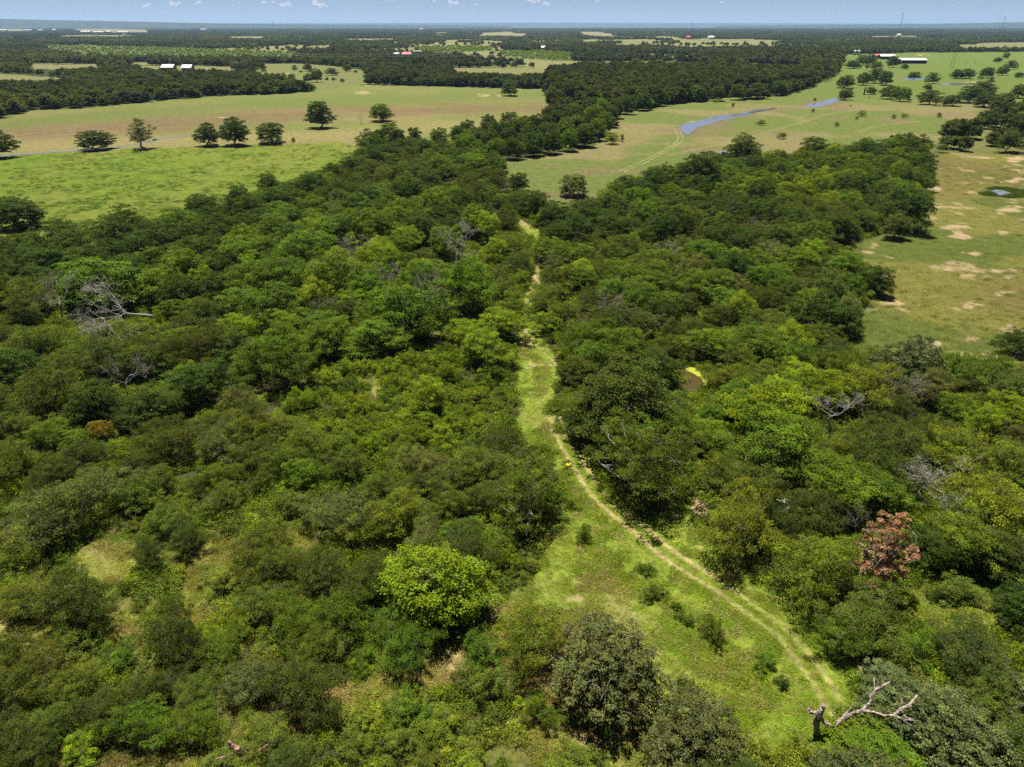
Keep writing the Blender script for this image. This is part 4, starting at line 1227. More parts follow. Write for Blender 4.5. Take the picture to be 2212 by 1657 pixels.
# ------------------------------------------------------------------ labels that single each tree out
LANDMARKS = [
    ('the orange-brown dead oak', 1905, 1185), ('the yellow case on the track', 1228, 1004), ('the quad bike', 1238, 938), ('the bleached fallen limb', 1860, 1540), ('the red-brown broken stump', 535, 1625),
    ('the brown duckweed pond', 1498, 822), ('the pale fallen tree', 280, 680), ('the umbrella-crowned tree', 212, 605), ('the ochre yellowing tree', 213, 924), ('the bare sand patch', 905, 1462),
    ('the largest grey-leaved oak', 1320, 1440), ('the widest dark oak', 1335, 850), ('the feathery tree over bare soil', 1395, 985), ('the pale leaved pasture oak', 1241, 395), ('the big meadow oak', 50, 450),
    ('the bush in the sandy pasture', 2190, 740), ('the sedge pool', 2160, 416), ('the white leafless tree', 2047, 1075), ('the leaning bare trunk', 280, 826), ('the tall billowy field oak', 692, 245),
    ('the waxy corner oak', 1965, 780), ('the bright coarse-leaved oak', 930, 1255), ('the tall olive tree', 1140, 1050), ('the white car', 1652, 1093), ('the terracotta feed tub', 1902, 1459), ('the lone dense mesquite', 655, 1490),
    ('the bright belt bush', 1322, 300), ('the blue channel', 1560, 262), ('the grey twiggy tree', 993, 530), ('the bleached forked tree', 764, 540), ('the oak with dead twigs', 885, 665), ('the bare path gap', 1140, 480),
    ('the curve of the grassy lane', 1160, 770), ('the small bare thorn tree', 1785, 897), ('the sandy woods corner', 2005, 375), ('the leaning field oak', 823, 240), ('the blue-dark oak', 1120, 390), ('the white bucket', 2172, 1313),
    ('the touching oak pair', 480, 290), ('the creek bend', 346, 299), ('the small oak before the belt', 1101, 192),
]
ORD = ['', 'second ', 'third ', 'fourth ', 'fifth ', 'sixth ', 'seventh ', 'eighth ', 'ninth ', 'tenth ', 'eleventh ', 'twelfth ']
used = {}
ind.sort(key=lambda t: t['label'] is None)
todo = []
for t in ind:
    if t['label']:
        used[t['label']] = 1
        continue
    ds = sorted(((t['px'] - lx) ** 2 + ((t['py'] - ly) * 1.3) ** 2, ln, lx, ly) for ln, lx, ly in LANDMARKS)
    d0, ln, lx, ly = ds[0]
    dx, dy = t['px'] - lx, (t['py'] - ly) * 1.3
    if abs(dx) > abs(dy):
        w = 'to the right of' if dx > 0 else 'to the left of'
    else:
        w = 'in front of' if dy > 0 else 'behind'
    look = WORD[t['tint']] + ' ' + KIND[NAME[t['sp']]]
    todo.append((d0, look, w, ln, t))
todo.sort(key=lambda q: q[0])
for d0, look, w, ln, t in todo:
    k = (look, w, ln)
    n = used.get(k, 0)
    used[k] = n + 1
    o = ORD[n] if n < len(ORD) else ('%dth ' % (n + 1))
    t['label'] = ('%s, %snearest one %s %s' % (look, o, w, ln)) if True else ''

GROUP = {'oak_tree': 'oaks of the woodland', 'elm_tree': 'elms of the woodland', 'mesquite_tree': 'mesquite trees of the woodland', 'bush': 'bushes of the clearing and woods'}
for k, t in enumerate(ind):
    ps = PROTO[t['sp']]
    p = ps[k % len(ps)] if t['sp'] != 'post' else ps[k % 2]
    nm = NAME[t['sp']]
    z = float(gz(np.array([t['x']]), np.array([t['y']]))[0])
    root = thing(nm, t['label'], 'bush' if nm == 'bush' else 'tree', (t['x'], t['y'], z - 0.05), t['rz'], GROUP[nm])
    s = t['R'] / p['R']
    e = random.uniform(0.84, 1.19)
    root.scale = (s * e, s / e, t['H'] / p['H'])
    root.rotation_euler = (random.uniform(-0.1, 0.1), random.uniform(-0.1, 0.1), t['rz'])
    link('trunk', p['trunk'], root)
    link('crown', p['crown'], root, col=t['col'])


# ------------------------------------------------------------------ mass vegetation as single stuff objects (geometry nodes)
def scatter(name, label, protos, X, Y, Z, pid, rot, scl, tint):
    """protos: list of meshes. One object; every instance picks one of them."""
    col = bpy.data.collections.new(name + '_shapes')
    for i, me in enumerate(protos):
        o = bpy.data.objects.new('%s_shape_%02d' % (name, i), me)
        col.objects.link(o)
    me = bpy.data.meshes.new(name)
    n = len(X)
    me.vertices.add(n)
    me.vertices.foreach_set('co', np.stack([X, Y, Z], 1).astype(np.float32).ravel())
    for an, typ, arr, key in (('pid', 'INT', np.asarray(pid, np.int32), 'value'), ('rotz', 'FLOAT', np.asarray(rot, np.float32), 'value'),
                              ('scl', 'FLOAT_VECTOR', np.asarray(scl, np.float32), 'vector'), ('tint', 'FLOAT_COLOR', np.asarray(tint, np.float32), 'color')):
        a = me.attributes.new(an, typ, 'POINT')
        a.data.foreach_set(key, arr.ravel())
    o = tag(link(name, me), label, kind='stuff')
    ng = bpy.data.node_groups.new(name, 'GeometryNodeTree')
    ng.interface.new_socket('Geometry', in_out='INPUT', socket_type='NodeSocketGeometry')
    ng.interface.new_socket('Geometry', in_out='OUTPUT', socket_type='NodeSocketGeometry')
    gi, go = ng.nodes.new('NodeGroupInput'), ng.nodes.new('NodeGroupOutput')
    ci = ng.nodes.new('GeometryNodeCollectionInfo')
    ci.inputs['Collection'].default_value = col
    ci.inputs['Separate Children'].default_value = True
    ci.inputs['Reset Children'].default_value = True
    ip = ng.nodes.new('GeometryNodeInstanceOnPoints')
    ip.inputs['Pick Instance'].default_value = True

    def attr(nm, dt):
        a = ng.nodes.new('GeometryNodeInputNamedAttribute')
        a.data_type = dt
        a.inputs['Name'].default_value = nm
        return a.outputs['Attribute']
    cx = ng.nodes.new('ShaderNodeCombineXYZ')
    ng.links.new(attr('rotz', 'FLOAT'), cx.inputs['Z'])
    er = ng.nodes.new('FunctionNodeEulerToRotation')
    ng.links.new(cx.outputs[0], er.inputs[0])
    ng.links.new(gi.outputs[0], ip.inputs['Points'])
    ng.links.new(ci.outputs[0], ip.inputs['Instance'])
    ng.links.new(attr('pid', 'INT'), ip.inputs['Instance Index'])
    ng.links.new(er.outputs[0], ip.inputs['Rotation'])
    ng.links.new(attr('scl', 'FLOAT_VECTOR'), ip.inputs['Scale'])
    ng.links.new(ip.outputs[0], go.inputs[0])
    md = o.modifiers.new('scatter', 'NODES')
    md.node_group = ng
    return o


def lod_mesh(seed, **kw):
    V, F, A, cs = crown_np(seed, **kw)
    return V, F, A


LOD1, LOD2, PATCH = [], [], []
for s in range(4):
    V, F, A = lod_mesh(200 + s, R=5.0, H=8.2, hb=0.3, n=44, rc=1.35, nl=42, L=0.95, W=0.65, lump=0.25, low=0.38, var=0.22)
    LOD1.append(mesh_np('crown', V, F, [M_LEAF_I], False, {'leaf': ('FLOAT_COLOR', A)}))
for s in range(3):
    V, F, A = lod_mesh(220 + s, R=5.0, H=8.0, hb=0.0, n=16, rc=1.9, nl=16, L=2.3, W=0.75, lump=0.2, low=0.36, var=0.2)
    LOD2.append(mesh_np('crown', V, F, [M_LEAF_I], False, {'leaf': ('FLOAT_COLOR', A)}))
for s in range(4):
    rng = np.random.default_rng(240 + s)
    Vs, Fs, As, off = [], [], [], 0
    for k in range(34):
        V, F, A = lod_mesh(260 + 50 * s + k, R=rng.uniform(4, 6.5), H=rng.uniform(5.5, 9.5), hb=0.0, n=6, rc=3.0, nl=9, L=4.2, W=0.8, lump=0.1, low=0.35, var=0.15)
        A = A * np.array([[1, 1, 1, 1]]) * rng.uniform(0.7, 1.3)
        V = V + np.array([rng.uniform(-30, 30), rng.uniform(-30, 30), 0])
        Vs.append(V); Fs.append(F + off); As.append(A); off += len(V)
    PATCH.append(mesh_np('canopy', np.concatenate(Vs), np.concatenate(Fs), [M_LEAF_I], False, {'leaf': ('FLOAT_COLOR', np.concatenate(As))}))

NEARP = []
for sp in ('oak', 'elm', 'mesquite', 'bush', 'lone'):
    for q in PROTO[sp][:2]:
        me = q['crown'].copy()
        me.materials.clear()
        me.materials.append(M_LEAF_I)
        NEARP.append((sp, me, q))
shapes = [a[1] for a in NEARP] + LOD1 + LOD2 + PATCH
oN, o1, o2, oP = 0, len(NEARP), len(NEARP) + len(LOD1), len(NEARP) + len(LOD1) + len(LOD2)
X, Y, S, Pd, T = [], [], [], [], []
idx_by = {}
for i, (sp, me, q) in enumerate(NEARP):
    idx_by.setdefault(sp, []).append((i, q))
for t in rest:
    sp = t['sp'] if t['sp'] in idx_by else 'oak'
    i, q = random.choice(idx_by[sp])
    X.append(t['x']); Y.append(t['y']); Pd.append(i); T.append(t['col'])
    S.append((t['R'] / q['R'], t['R'] / q['R'], t['H'] / q['H']))


YARDS = [(366, 152, 18, 16), (407, 153, 16, 16), (443, 151, 8, 12), (498, 156, 16, 14), (879, 121, 14, 11), (855, 120, 10, 10), (902, 116, 12, 9), (1173, 107, 7, 8), (1850, 119, 8, 7), (8, 67, 12, 4), (62, 67, 10, 4), (88, 67, 8, 4), (118, 66, 6, 4), (186, 71, 13, 5), (236, 71, 8, 5), (267, 72, 14, 5), (440, 65, 8, 4), (910, 64, 6, 4), (1486, 85, 6, 5), (1535, 85, 9, 5), (1940, 79, 6, 5), (1098, 62, 5, 3), (1788, 61.5, 9, 3), (1891, 61, 7, 3), (706, 173, 10, 5)]


def belt(r0, r1, step, keep, shapes_i, Rr, Hr, wmul=1.0):
    ys = np.arange(r0, r1, step)
    xs_all, ys_all = [], []
    for yv in ys:
        hw = 0.80 * yv + 60
        xv = np.arange(-hw, hw, step)
        xs_all.append(xv)
        ys_all.append(np.full(len(xv), yv))
    x = np.concatenate(xs_all)
    y = np.concatenate(ys_all)
    x = x + RNG.uniform(-0.5, 0.5, len(x)) * step
    y = y + RNG.uniform(-0.5, 0.5, len(y)) * step
    px, py = proj(x, y, 0 * x)
    ok = ~open_ground(px, py)
    for bx, by, hw_, dp in YARDS:
        ok &= ~((np.abs(px - bx) < hw_) & (py > by - 1.5) & (py < by + dp))
    # openings in the far woods
    n = fbm(x, y, 170, 71, 3)
    n2 = fbm(x, y * 0.6, 700, 72, 3)
    th = keep(y, n, n2, px, py) * np.where(far_field(x, y) > 0.5, 0.06, 1)
    ok &= RNG.uniform(size=len(x)) < th
    x, y, px, py, n = x[ok], y[ok], px[ok], py[ok], n[ok]
    m = len(x)
    R = RNG.uniform(*Rr, m)
    H = RNG.uniform(*Hr, m)
    big = inpoly(px, py, ZONES[-1][0]) & (y < 1500)
    R = np.where(big, R * 1.2, R)
    H = np.where(big, H * 1.45, H)
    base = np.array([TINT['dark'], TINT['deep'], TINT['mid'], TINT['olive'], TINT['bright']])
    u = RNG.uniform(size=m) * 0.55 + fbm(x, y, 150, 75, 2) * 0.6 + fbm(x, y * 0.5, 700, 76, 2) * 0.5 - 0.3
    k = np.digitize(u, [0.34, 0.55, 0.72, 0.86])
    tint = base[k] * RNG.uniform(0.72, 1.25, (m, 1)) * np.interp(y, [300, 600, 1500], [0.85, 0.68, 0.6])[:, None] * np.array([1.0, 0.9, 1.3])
    return x, y, R, H, tint


def keep_mid(y, n, n2, px, py):
    k = np.where(n > 0.62, 0.25, 0.97)
    k = np.where((py < 190) & (px < 800) & (n > 0.52), 0.35, k)
    k = np.where(inpoly(px, py, ZONES[-1][0]), 1.0, k)
    return k


def keep_far(y, n, n2, px, py):
    return np.where(n > 0.64, 0.15, 0.95) * np.where(n2 > 0.66, 0.35, 1)


for (r0, r1, step, keep, off, cntp, Rr, Hr, pr, ph) in [(NEAR_MAX, 950, 6.9, keep_mid, o1, 4, (3.6, 6.4), (6, 10.5), 5.0, 8.2), (950, 2300, 9.0, keep_far, o2, 3, (4, 7), (6, 10.5), 5.0, 8.0)]:
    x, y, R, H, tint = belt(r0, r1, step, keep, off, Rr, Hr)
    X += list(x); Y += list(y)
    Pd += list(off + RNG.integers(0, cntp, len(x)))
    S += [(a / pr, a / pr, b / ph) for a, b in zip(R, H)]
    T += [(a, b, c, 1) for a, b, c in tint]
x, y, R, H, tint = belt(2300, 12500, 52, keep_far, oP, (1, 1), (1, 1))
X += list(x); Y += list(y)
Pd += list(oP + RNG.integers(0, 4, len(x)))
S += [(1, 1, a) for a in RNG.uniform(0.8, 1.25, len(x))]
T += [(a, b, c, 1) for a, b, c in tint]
# low thorn scrub in the bright far strips
for poly, n_, tn in [(P_FARSTRIPS[0], 900, 'bright'), (P_FARSTRIPS[7], 350, 'bright'), (P_FARSTRIPS[8], 380, 'bright'), (P_BACK, 16, 'olive'), ([(495, 206), (560, 196), (640, 190), (680, 190), (676, 196), (600, 203)], 170, 'mid'), ([(780, 182), (860, 176), (1184, 176), (1184, 190), (960, 186)], 260, 'dark')]:
    a = np.array(poly)
    c = 0
    while c < n_:
        u = random.uniform(a[:, 0].min(), a[:, 0].max())
        v_ = random.uniform(a[:, 1].min(), a[:, 1].max())
        if inpoly(np.array([u]), np.array([v_]), poly)[0]:
            P = unproj(u, v_)
            X.append(P[0]); Y.append(P[1]); Pd.append(o1 + random.randrange(4))
            q = random.uniform(0.35, 0.75) * (1.5 if tn == 'dark' else 1)
            S.append((q, q, q * 0.8))
            T.append((*[z_ * random.uniform(0.9, 1.25) for z_ in TINT[tn]], 1))
            c += 1
X, Y = np.array(X), np.array(Y)
print('woodland instances', len(X))
scatter('woodland', 'dense mixed woodland spreading over the plain to the horizon', shapes, X, Y, gz(X, Y) - 0.1, Pd, RNG.uniform(0, 6.28, len(X)), np.array(S), np.array(T))

# undergrowth between the near crowns
UND = []
for s in range(3):
    V, F, A = lod_mesh(400 + s, R=1.3, H=1.3, hb=0.0, n=16, rc=0.45, nl=46, L=0.2, W=0.5, lump=0.3, low=0.3, var=0.3, jag=0.8)
    UND.append(mesh_np('undergrowth', V, F, [M_LEAF_I], False, {'leaf': ('FLOAT_COLOR', A)}))
n = 42000
uy = np.sqrt(RNG.uniform(32 ** 2, 240 ** 2, n))
ux = RNG.uniform(-1, 1, n) * (0.8 * uy + 15)
px, py = proj(ux, uy, 0 * ux)
ok = ~open_ground(px, py)
sav = inpoly(px, py, P_SAVANNA) | ((py > 1150) & (px < 700))
ok &= np.where(sav, RNG.uniform(size=n) < 0.4, vnoise(ux, uy, 7, 81) > 0.12)
ux, uy, px, py = ux[ok], uy[ok], px[ok], py[ok]
k = RNG.integers(0, 5, len(ux))
tin = np.array([TINT[q] for q in ('mid', 'bright', 'olive', 'deep', 'yellow')])[k] * RNG.uniform(0.8, 1.2, (len(ux), 1))
sc = RNG.uniform(0.5, 1.25, len(ux))
scatter('undergrowth', 'low weeds and saplings filling the woodland floor', UND, ux, uy, gz(ux, uy) - 0.05, RNG.integers(0, 3, len(ux)), RNG.uniform(0, 6.28, len(ux)),
        np.stack([sc, sc, sc * RNG.uniform(0.6, 1.2, len(ux))], 1), np.concatenate([tin, np.ones((len(ux), 1))], 1))

# grass tufts and weeds
def tuft(seed, n, rad, h, L, W, broad):
    rng = np.random.default_rng(seed)
    r = rad * np.sqrt(rng.uniform(0, 1, n))
    a = rng.uniform(0, 6.28, n)
    z = rng.uniform(0.05, h, n) * (1 - 0.5 * (r / rad) ** 2)
    p = np.stack([r * np.cos(a), r * np.sin(a), z], 1)
    if broad:
        nm = unit(np.array([0, 0, 1.0]) + rng.normal(size=(n, 3)) * 0.45)
    else:
        nm = unit(np.array([0, 0, 0.8]) + rng.normal(size=(n, 3)) * np.array([0.8, 0.8, 0.3]))
    V, F = leaf_quads(p, nm, L, W, rng)
    b = rng.uniform(0.75, 1.25, (n, 1))
    A = np.repeat(np.concatenate([b * rng.uniform(0.9, 1.15, (n, 1)), b, b * 0.9, np.ones((n, 1))], 1), 4, axis=0)
    return mesh_np('tuft', V, F, [M_GRASS_I], False, {'leaf': ('FLOAT_COLOR', A)})


TUFTS = [tuft(1, 60, 0.5, 0.14, 0.2, 0.2, False), tuft(2, 60, 0.6, 0.2, 0.26, 0.18, False), tuft(3, 60, 0.5, 0.16, 0.1, 0.6, True), tuft(4, 70, 0.6, 0.24, 0.12, 0.55, True)]
n = 230000
uy = RNG.uniform(31, 150, n) 
uy = 31 + (150 - 31) * RNG.uniform(size=n) ** 1.35
ux = RNG.uniform(-1, 1, n) * (0.8 * uy + 8)
px, py = proj(ux, uy, 0 * ux)
grassy = np.any([inpoly(px, py, P) | inpoly(px, py - 20, P) for P in P_OPEN[:6]], axis=0) | inpoly(px, py, P_CLEAR) | inpoly(px, py, P_SIDE) | inpoly(px, py, P_SAVANNA) | ((py > 1150) & (px < 900))
ok = grassy & (px > -60) & (px < PW + 60) & (py < PH + 60)
ux, uy, px, py = ux[ok], uy[ok], px[ok], py[ok]
cc, dd, so = cover(ux, uy)
td = track_dist(ux, uy)
rut = (np.abs(td - 0.85) < 0.36)
ok = (so < RNG.uniform(0.1, 0.7, len(ux))) & ~(rut & (RNG.uniform(size=len(ux)) < 0.93)) & (RNG.uniform(size=len(ux)) < 0.85 * sstep(fbm(ux, uy, 2.6, 55, 2), 0.36, 0.6) + 0.06)
ux, uy, px, py, cc, td = ux[ok], uy[ok], px[ok], py[ok], cc[ok], td[ok]
m = len(ux)
weed = sstep(fbm(ux, uy, 9, 95, 3), 0.5, 0.6)
verge = np.exp(-((td - 3.6) / 1.6) ** 2)
broad = RNG.uniform(size=m) < np.clip(0.25 + 0.5 * weed + 0.4 * verge, 0, 0.95)
pid = np.where(broad, RNG.integers(2, 4, m), RNG.integers(0, 2, m))
t3 = cc * RNG.uniform(0.85, 1.5, (m, 1)) * (0.7 + 0.6 * fbm(ux, uy, 1.8, 57, 2))[:, None]
t3 = np.where(broad[:, None], t3 * np.array([0.8, 0.98, 0.5]), t3 * np.array([1.1, 1.02, 1.05]))
dryt = RNG.uniform(size=m) < 0.13
t3 = np.where(dryt[:, None], np.array([0.36, 0.29, 0.14]), t3)
sc = RNG.uniform(0.5, 1.15, m) * np.where(td < 1.5, 0.6, 1)
print('grass', m)
scatter('grass', 'rough pasture grass and broadleaf weeds in the clearing', TUFTS, ux, uy, gz(ux, uy) - 0.01, pid, RNG.uniform(0, 6.28, m), np.stack([sc, sc, sc * RNG.uniform(0.7, 1.3, m)], 1),
        np.concatenate([t3, np.ones((m, 1))], 1))
# weeds of the open meadows
n = 60000
uu = RNG.uniform(-40, PW + 40, n)
vv = 300 + (840 - 300) * RNG.uniform(size=n)
pts = np.array([unproj(a, b)[:2] for a, b in zip(uu, vv)])
inl = inpoly(uu, vv, P_LUSH)
inr = inpoly(uu, vv, P_RIGHT)
w = vnoise(pts[:, 0], pts[:, 1], 6, 33)
sedge = (uu > 2010) & (vv < 415) & (vv > 350)
ok = (inl & (w > 0.42)) | (inr & (RNG.uniform(size=n) < np.where(sedge, 0.16, 0.05)))
pts, uu, vv, inl, sedge = pts[ok], uu[ok], vv[ok], inl[ok], sedge[ok]
cc, dd, so = cover(pts[:, 0], pts[:, 1])
m = len(pts)
t3 = np.where(inl[:, None], cc * RNG.uniform(0.75, 1.15, (m, 1)) * np.array([0.85, 1.05, 0.7]), np.array(TINT['mid']) * RNG.uniform(0.7, 1.2, (m, 1)))
sc = np.where(inl, RNG.uniform(0.8, 1.7, m), RNG.uniform(0.8, 1.8, m))
scatter('meadow_weeds', 'clumps of weeds dotted over the open meadows', TUFTS, pts[:, 0], pts[:, 1], gz(pts[:, 0], pts[:, 1]), RNG.integers(1, 4, m), RNG.uniform(0, 6.28, m), np.stack([sc, sc, sc * 1.1], 1), np.concatenate([t3, np.ones((m, 1))], 1))

# tall dark sedge round the right pasture pool
a_ = RNG.uniform(0, 6.28, 900)
q_ = RNG.uniform(0.12, 1.0, 900) ** 0.5
su, sv = 2172 + 62 * q_ * np.cos(a_) * (0.8 + 0.25 * np.sin(3 * a_ + 1)), 416 + 11 * q_ * np.sin(a_) * (0.85 + 0.25 * np.sin(2 * a_))
kk = ~inpoly(su, sv, [(2130, 410), (2150, 423), (2172, 424), (2192, 418), (2172, 409), (2150, 407)])
sp_ = np.array([unproj(a, b)[:2] for a, b in zip(su[kk], sv[kk])])
m = len(sp_)
sc = RNG.uniform(1.6, 2.6, m)
scatter('sedge', 'dark green sedge ringing the small pool in the right pasture', TUFTS[:2], sp_[:, 0], sp_[:, 1], gz(sp_[:, 0], sp_[:, 1]), RNG.integers(0, 2, m), RNG.uniform(0, 6.28, m), np.stack([sc, sc, sc * 1.5], 1),
        np.concatenate([np.array([[0.07, 0.11, 0.01]]) * RNG.uniform(0.7, 1.3, (m, 1)), np.ones((m, 1))], 1))

# ------------------------------------------------------------------ dead trees
def dead_tree(px, py, hpx, label, k=0, lean=None, wide=1.0):
    P = unproj(px, py, 0)
    d = depth_of(P)
    H = hpx * d / FPX
    root = thing('dead_tree', label, 'dead tree', (P[0], P[1], float(gz(P[0], P[1])) - 0.02), random.uniform(0, 6.28), 'leafless dead trees')
    s = H / 6.0
    root.scale = (s * wide, s * wide, s)
    if lean:
        root.rotation_euler = lean
    link('trunk', DEAD[k % 4][0], root)
    link('branches', DEAD[k % 4][1], root)
    return root


dead_tree(330, 715, 120, 'pale leafless dead tree fallen on its side below the umbrella-crowned tree', 0, (0, R_(-66), R_(20)), 1.1).location.z += 3.0
dead_tree(235, 720, 105, 'second pale dead tree fallen across the dark woods', 1, (R_(20), R_(58), R_(-15)), 1.1).location.z += 2.6
dead_tree(140, 700, 80, 'thin grey dead crown left of the pale fallen tree', 2).location.z += 2.0
dead_tree(764, 585, 78, 'bleached forked dead tree rising from the bright crowns', 3)
dead_tree(993, 570, 80, 'grey twiggy dead tree by the bare soil gap', 0, wide=1.4)
dead_tree(912, 700, 100, 'white dead tree tip above a mid green oak', 1, wide=0.8).location.z += 1.5
dead_tree(950, 700, 88, 'white dead limbs right of the white tree tip', 2, wide=0.8)
dead_tree(278, 868, 95, 'leaning bare trunk with pale forked limbs in the dark woods', 3, (0, R_(16), R_(30)), 0.8).location.z += 1
dead_tree(2047, 1125, 120, 'white leafless tree with fine fanning twigs in the right woods', 1, wide=1.2).location.z += 1
dead_tree(1790, 940, 95, 'small bare thorn tree between green crowns', 2, wide=1.1).location.z += 1
dead_tree(1936, 900, 80, 'grey bare twigs behind the small thorn tree', 0).location.z += 1
dead_tree(1845, 1180, 85, 'single forked bleached branch left of the orange-brown oak', 3, (0, R_(-12), 0), 0.5).location.z += 1.5
dead_tree(700, 700, 60, 'grey dead twigs among the bright mid woods crowns', 2)
dead_tree(1440, 575, 50, 'faint grey dead crown in the right woods', 1)
dead_tree(1625, 520, 46, 'faint reddish dead crown in the right woods', 0)
dead_tree(845, 640, 66, 'grey dead branches left of the twiggy oak', 0)
dead_tree(1310, 690, 60, 'grey dead twigs right of the grassy lane', 3)
dead_tree(790, 268, 20, 'fallen bare branches at the foot of the leaning field oak', 2, (0, R_(-60), 0), 1.5)
dead_tree(325, 222, 15, 'low heap of grey dead branches at the field edge', 1, (0, R_(60), 0.4), 1.5)


def px_tube(mb, pts, rpx, n=8):
    """pts: (x, y, height) measured on the photo with a height above ground; rpx: radii in photo pixels."""
    P = [unproj(a, b, c) for a, b, c in pts]
    rr_ = [0.82 * r * depth_of(p) / FPX for r, p in zip(rpx, P)]
    # subdivide with a crooked line
    Q, S_ = [], []
    rng = np.random.default_rng(int(pts[0][0]))
    for i in range(len(P) - 1):
        for k in range(4):
            t = k / 4
            Q.append(P[i] * (1 - t) + P[i + 1] * t + rng.normal(size=3) * 0.16 * rr_[i] * (1 if k else 0.4))
            S_.append((rr_[i] * (1 - t) + rr_[i + 1] * t) * rng.uniform(0.86, 1.16))
    Q.append(P[-1]); S_.append(rr_[-1])
    mb.tube(Q, S_, n)
    return mb


def fx(X_, Y_, z):
    z = z * (1 + 0.5 * min(1, max(0, (X_ - 600) / 400)))
    return (1716.5 + X_ * 0.144, 1433.4 + Y_ * 0.144, z)


M_SNAG = rough_mat('weathered_wood', (0.4, 0.31, 0.28), 0.85, scale=6, col2=(0.12, 0.09, 0.08))
broken = thing('broken_tree', 'bleached broken snag with a long dead limb lying over the bushes', 'dead tree', tuple(unproj(*fx(320, 1060, 0))))
o0 = Vector(unproj(*fx(320, 1060, 0)))


def build_local(mb, name, mat, root):
    me = mb.mesh(name, mat, True)
    g = np.random.default_rng(len(me.vertices))
    for v_ in me.vertices:
        v_.co = v_.co - root.location
        k = 1 + g.uniform(-1, 1)
        v_.co += Vector(g.normal(size=3)) * 0.018
    me.polygons.foreach_set('use_smooth', [False] * len(me.polygons))
    return link(name, me, root)


mb = MB()
px_tube(mb, [fx(305, 1090, -0.3), fx(330, 950, 0.8), fx(320, 850, 1.7), fx(380, 760, 2.4), fx(405, 680, 2.9), fx(445, 615, 3.3)], [8.5, 8, 8.5, 7.5, 6.5, 4.5], 10)
build_local(mb, 'trunk', M_SNAG, broken)
mb = MB()
px_tube(mb, [fx(370, 770, 2.3), fx(270, 730, 2.6), fx(215, 720, 2.8), fx(220, 665, 3.0)], [5.5, 5, 4.5, 2.5])
build_local(mb, 'stub', M_SNAG, broken)
mb = MB()
px_tube(mb, [fx(390, 790, 2.0), fx(440, 890, 1.2), fx(580, 950, 0.7), fx(700, 850, 1.0), fx(880, 750, 1.6), fx(1020, 705, 2.0)], [4.2, 4.8, 5.2, 5.6, 5.6, 5])
px_tube(mb, [fx(1020, 705, 2.0), fx(1180, 725, 2.3), fx(1320, 782, 2.4), fx(1490, 770, 2.5), fx(1580, 685, 2.8), fx(1720, 625, 3.0), fx(1850, 465, 3.3)], [4, 3.6, 3.2, 3.2, 3.2, 4, 2.2])
px_tube(mb, [fx(1030, 690, 2.0), fx(1125, 595, 2.3), fx(1140, 485, 2.6), fx(1205, 395, 2.8), fx(1330, 325, 3.0), fx(1430, 275, 3.1)], [4.2, 2.8, 2.4, 3, 2.2, 1.4])
build_local(mb, 'limb', M_SNAG, broken)
mb = MB()
for pts, r in [([fx(1205, 395, 2.8), fx(1195, 300, 3.0), fx(1165, 245, 3.1)], [1.6, 1.4, 0.8]), ([fx(1190, 300, 3.0), fx(1195, 215, 3.1)], [1.2, 0.6]), ([fx(1460, 775, 2.5), fx(1600, 825, 2.6), fx(1730, 850, 2.6), fx(1850, 860, 2.6)], [2.2, 1.8, 1.4, 0.8]),
               ([fx(1600, 740, 2.5), fx(1680, 800, 2.6), fx(1780, 845, 2.6)], [1.4, 1.2, 0.6]), ([fx(1460, 785, 2.5), fx(1510, 850, 2.3), fx(1580, 880, 2.2)], [1.4, 1.0, 0.6]), ([fx(1620, 835, 2.6), fx(1680, 890, 2.5), fx(1745, 920, 2.4)], [1.4, 1, 0.6]),
               ([fx(700, 850, 1.0), fx(800, 710, 1.5), fx(870, 655, 1.8), fx(880, 625, 2.0)], [2.6, 2.4, 2, 1]), ([fx(1610, 610, 2.9), fx(1600, 560, 3.0), fx(1575, 520, 3.1)], [1.2, 2.4, 0.8]), ([fx(560, 950, 0.7), fx(590, 1020, 0.3)], [2.2, 1]), ([fx(840, 800, 1.4), fx(920, 830, 1.1)], [1, 0.5])]:
    px_tube(mb, pts, r, 5)
build_local(mb, 'branch', M_SNAG, broken)

# red-brown stump with forked arms at the bottom edge
def sx(X_, Y_, z):
    return (442.4 + X_ * 0.08, 1557 + Y_ * 0.08, z)


stump = thing('broken_stump', 'red-brown broken stump with splayed forked arms in the scrub', 'stump', tuple(unproj(*sx(1180, 1330, 0))))
mb = MB()
px_tube(mb, [sx(1190, 1420, -0.2), sx(1180, 1250, 0.4), sx(1160, 1120, 0.9), sx(1080, 1050, 1.2), sx(960, 970, 1.4), sx(740, 910, 1.6), sx(600, 960, 1.6)], [9, 8, 8, 6.5, 5, 4.5, 3])
build_local(mb, 'trunk', M_RED, stump)
for pts, r in [([sx(1190, 1120, 0.8), sx(1290, 980, 1.4), sx(1480, 820, 2.0), sx(1690, 640, 2.6)], [6, 5, 4, 2.2]), ([sx(1150, 1060, 1.0), sx(1120, 900, 1.8), sx(1150, 740, 2.4)], [5, 4, 3]), ([sx(1000, 920, 1.5), sx(900, 770, 2.1), sx(720, 700, 2.4), sx(640, 560, 2.9)], [5, 9, 7, 3.5]), ([sx(560, 970, 1.6), sx(420, 1010, 1.5), sx(280, 1030, 1.4)], [3.5, 3, 2])]:
    mb = MB()
    px_tube(mb, pts, r)
    build_local(mb, 'arm', M_RED, stump)

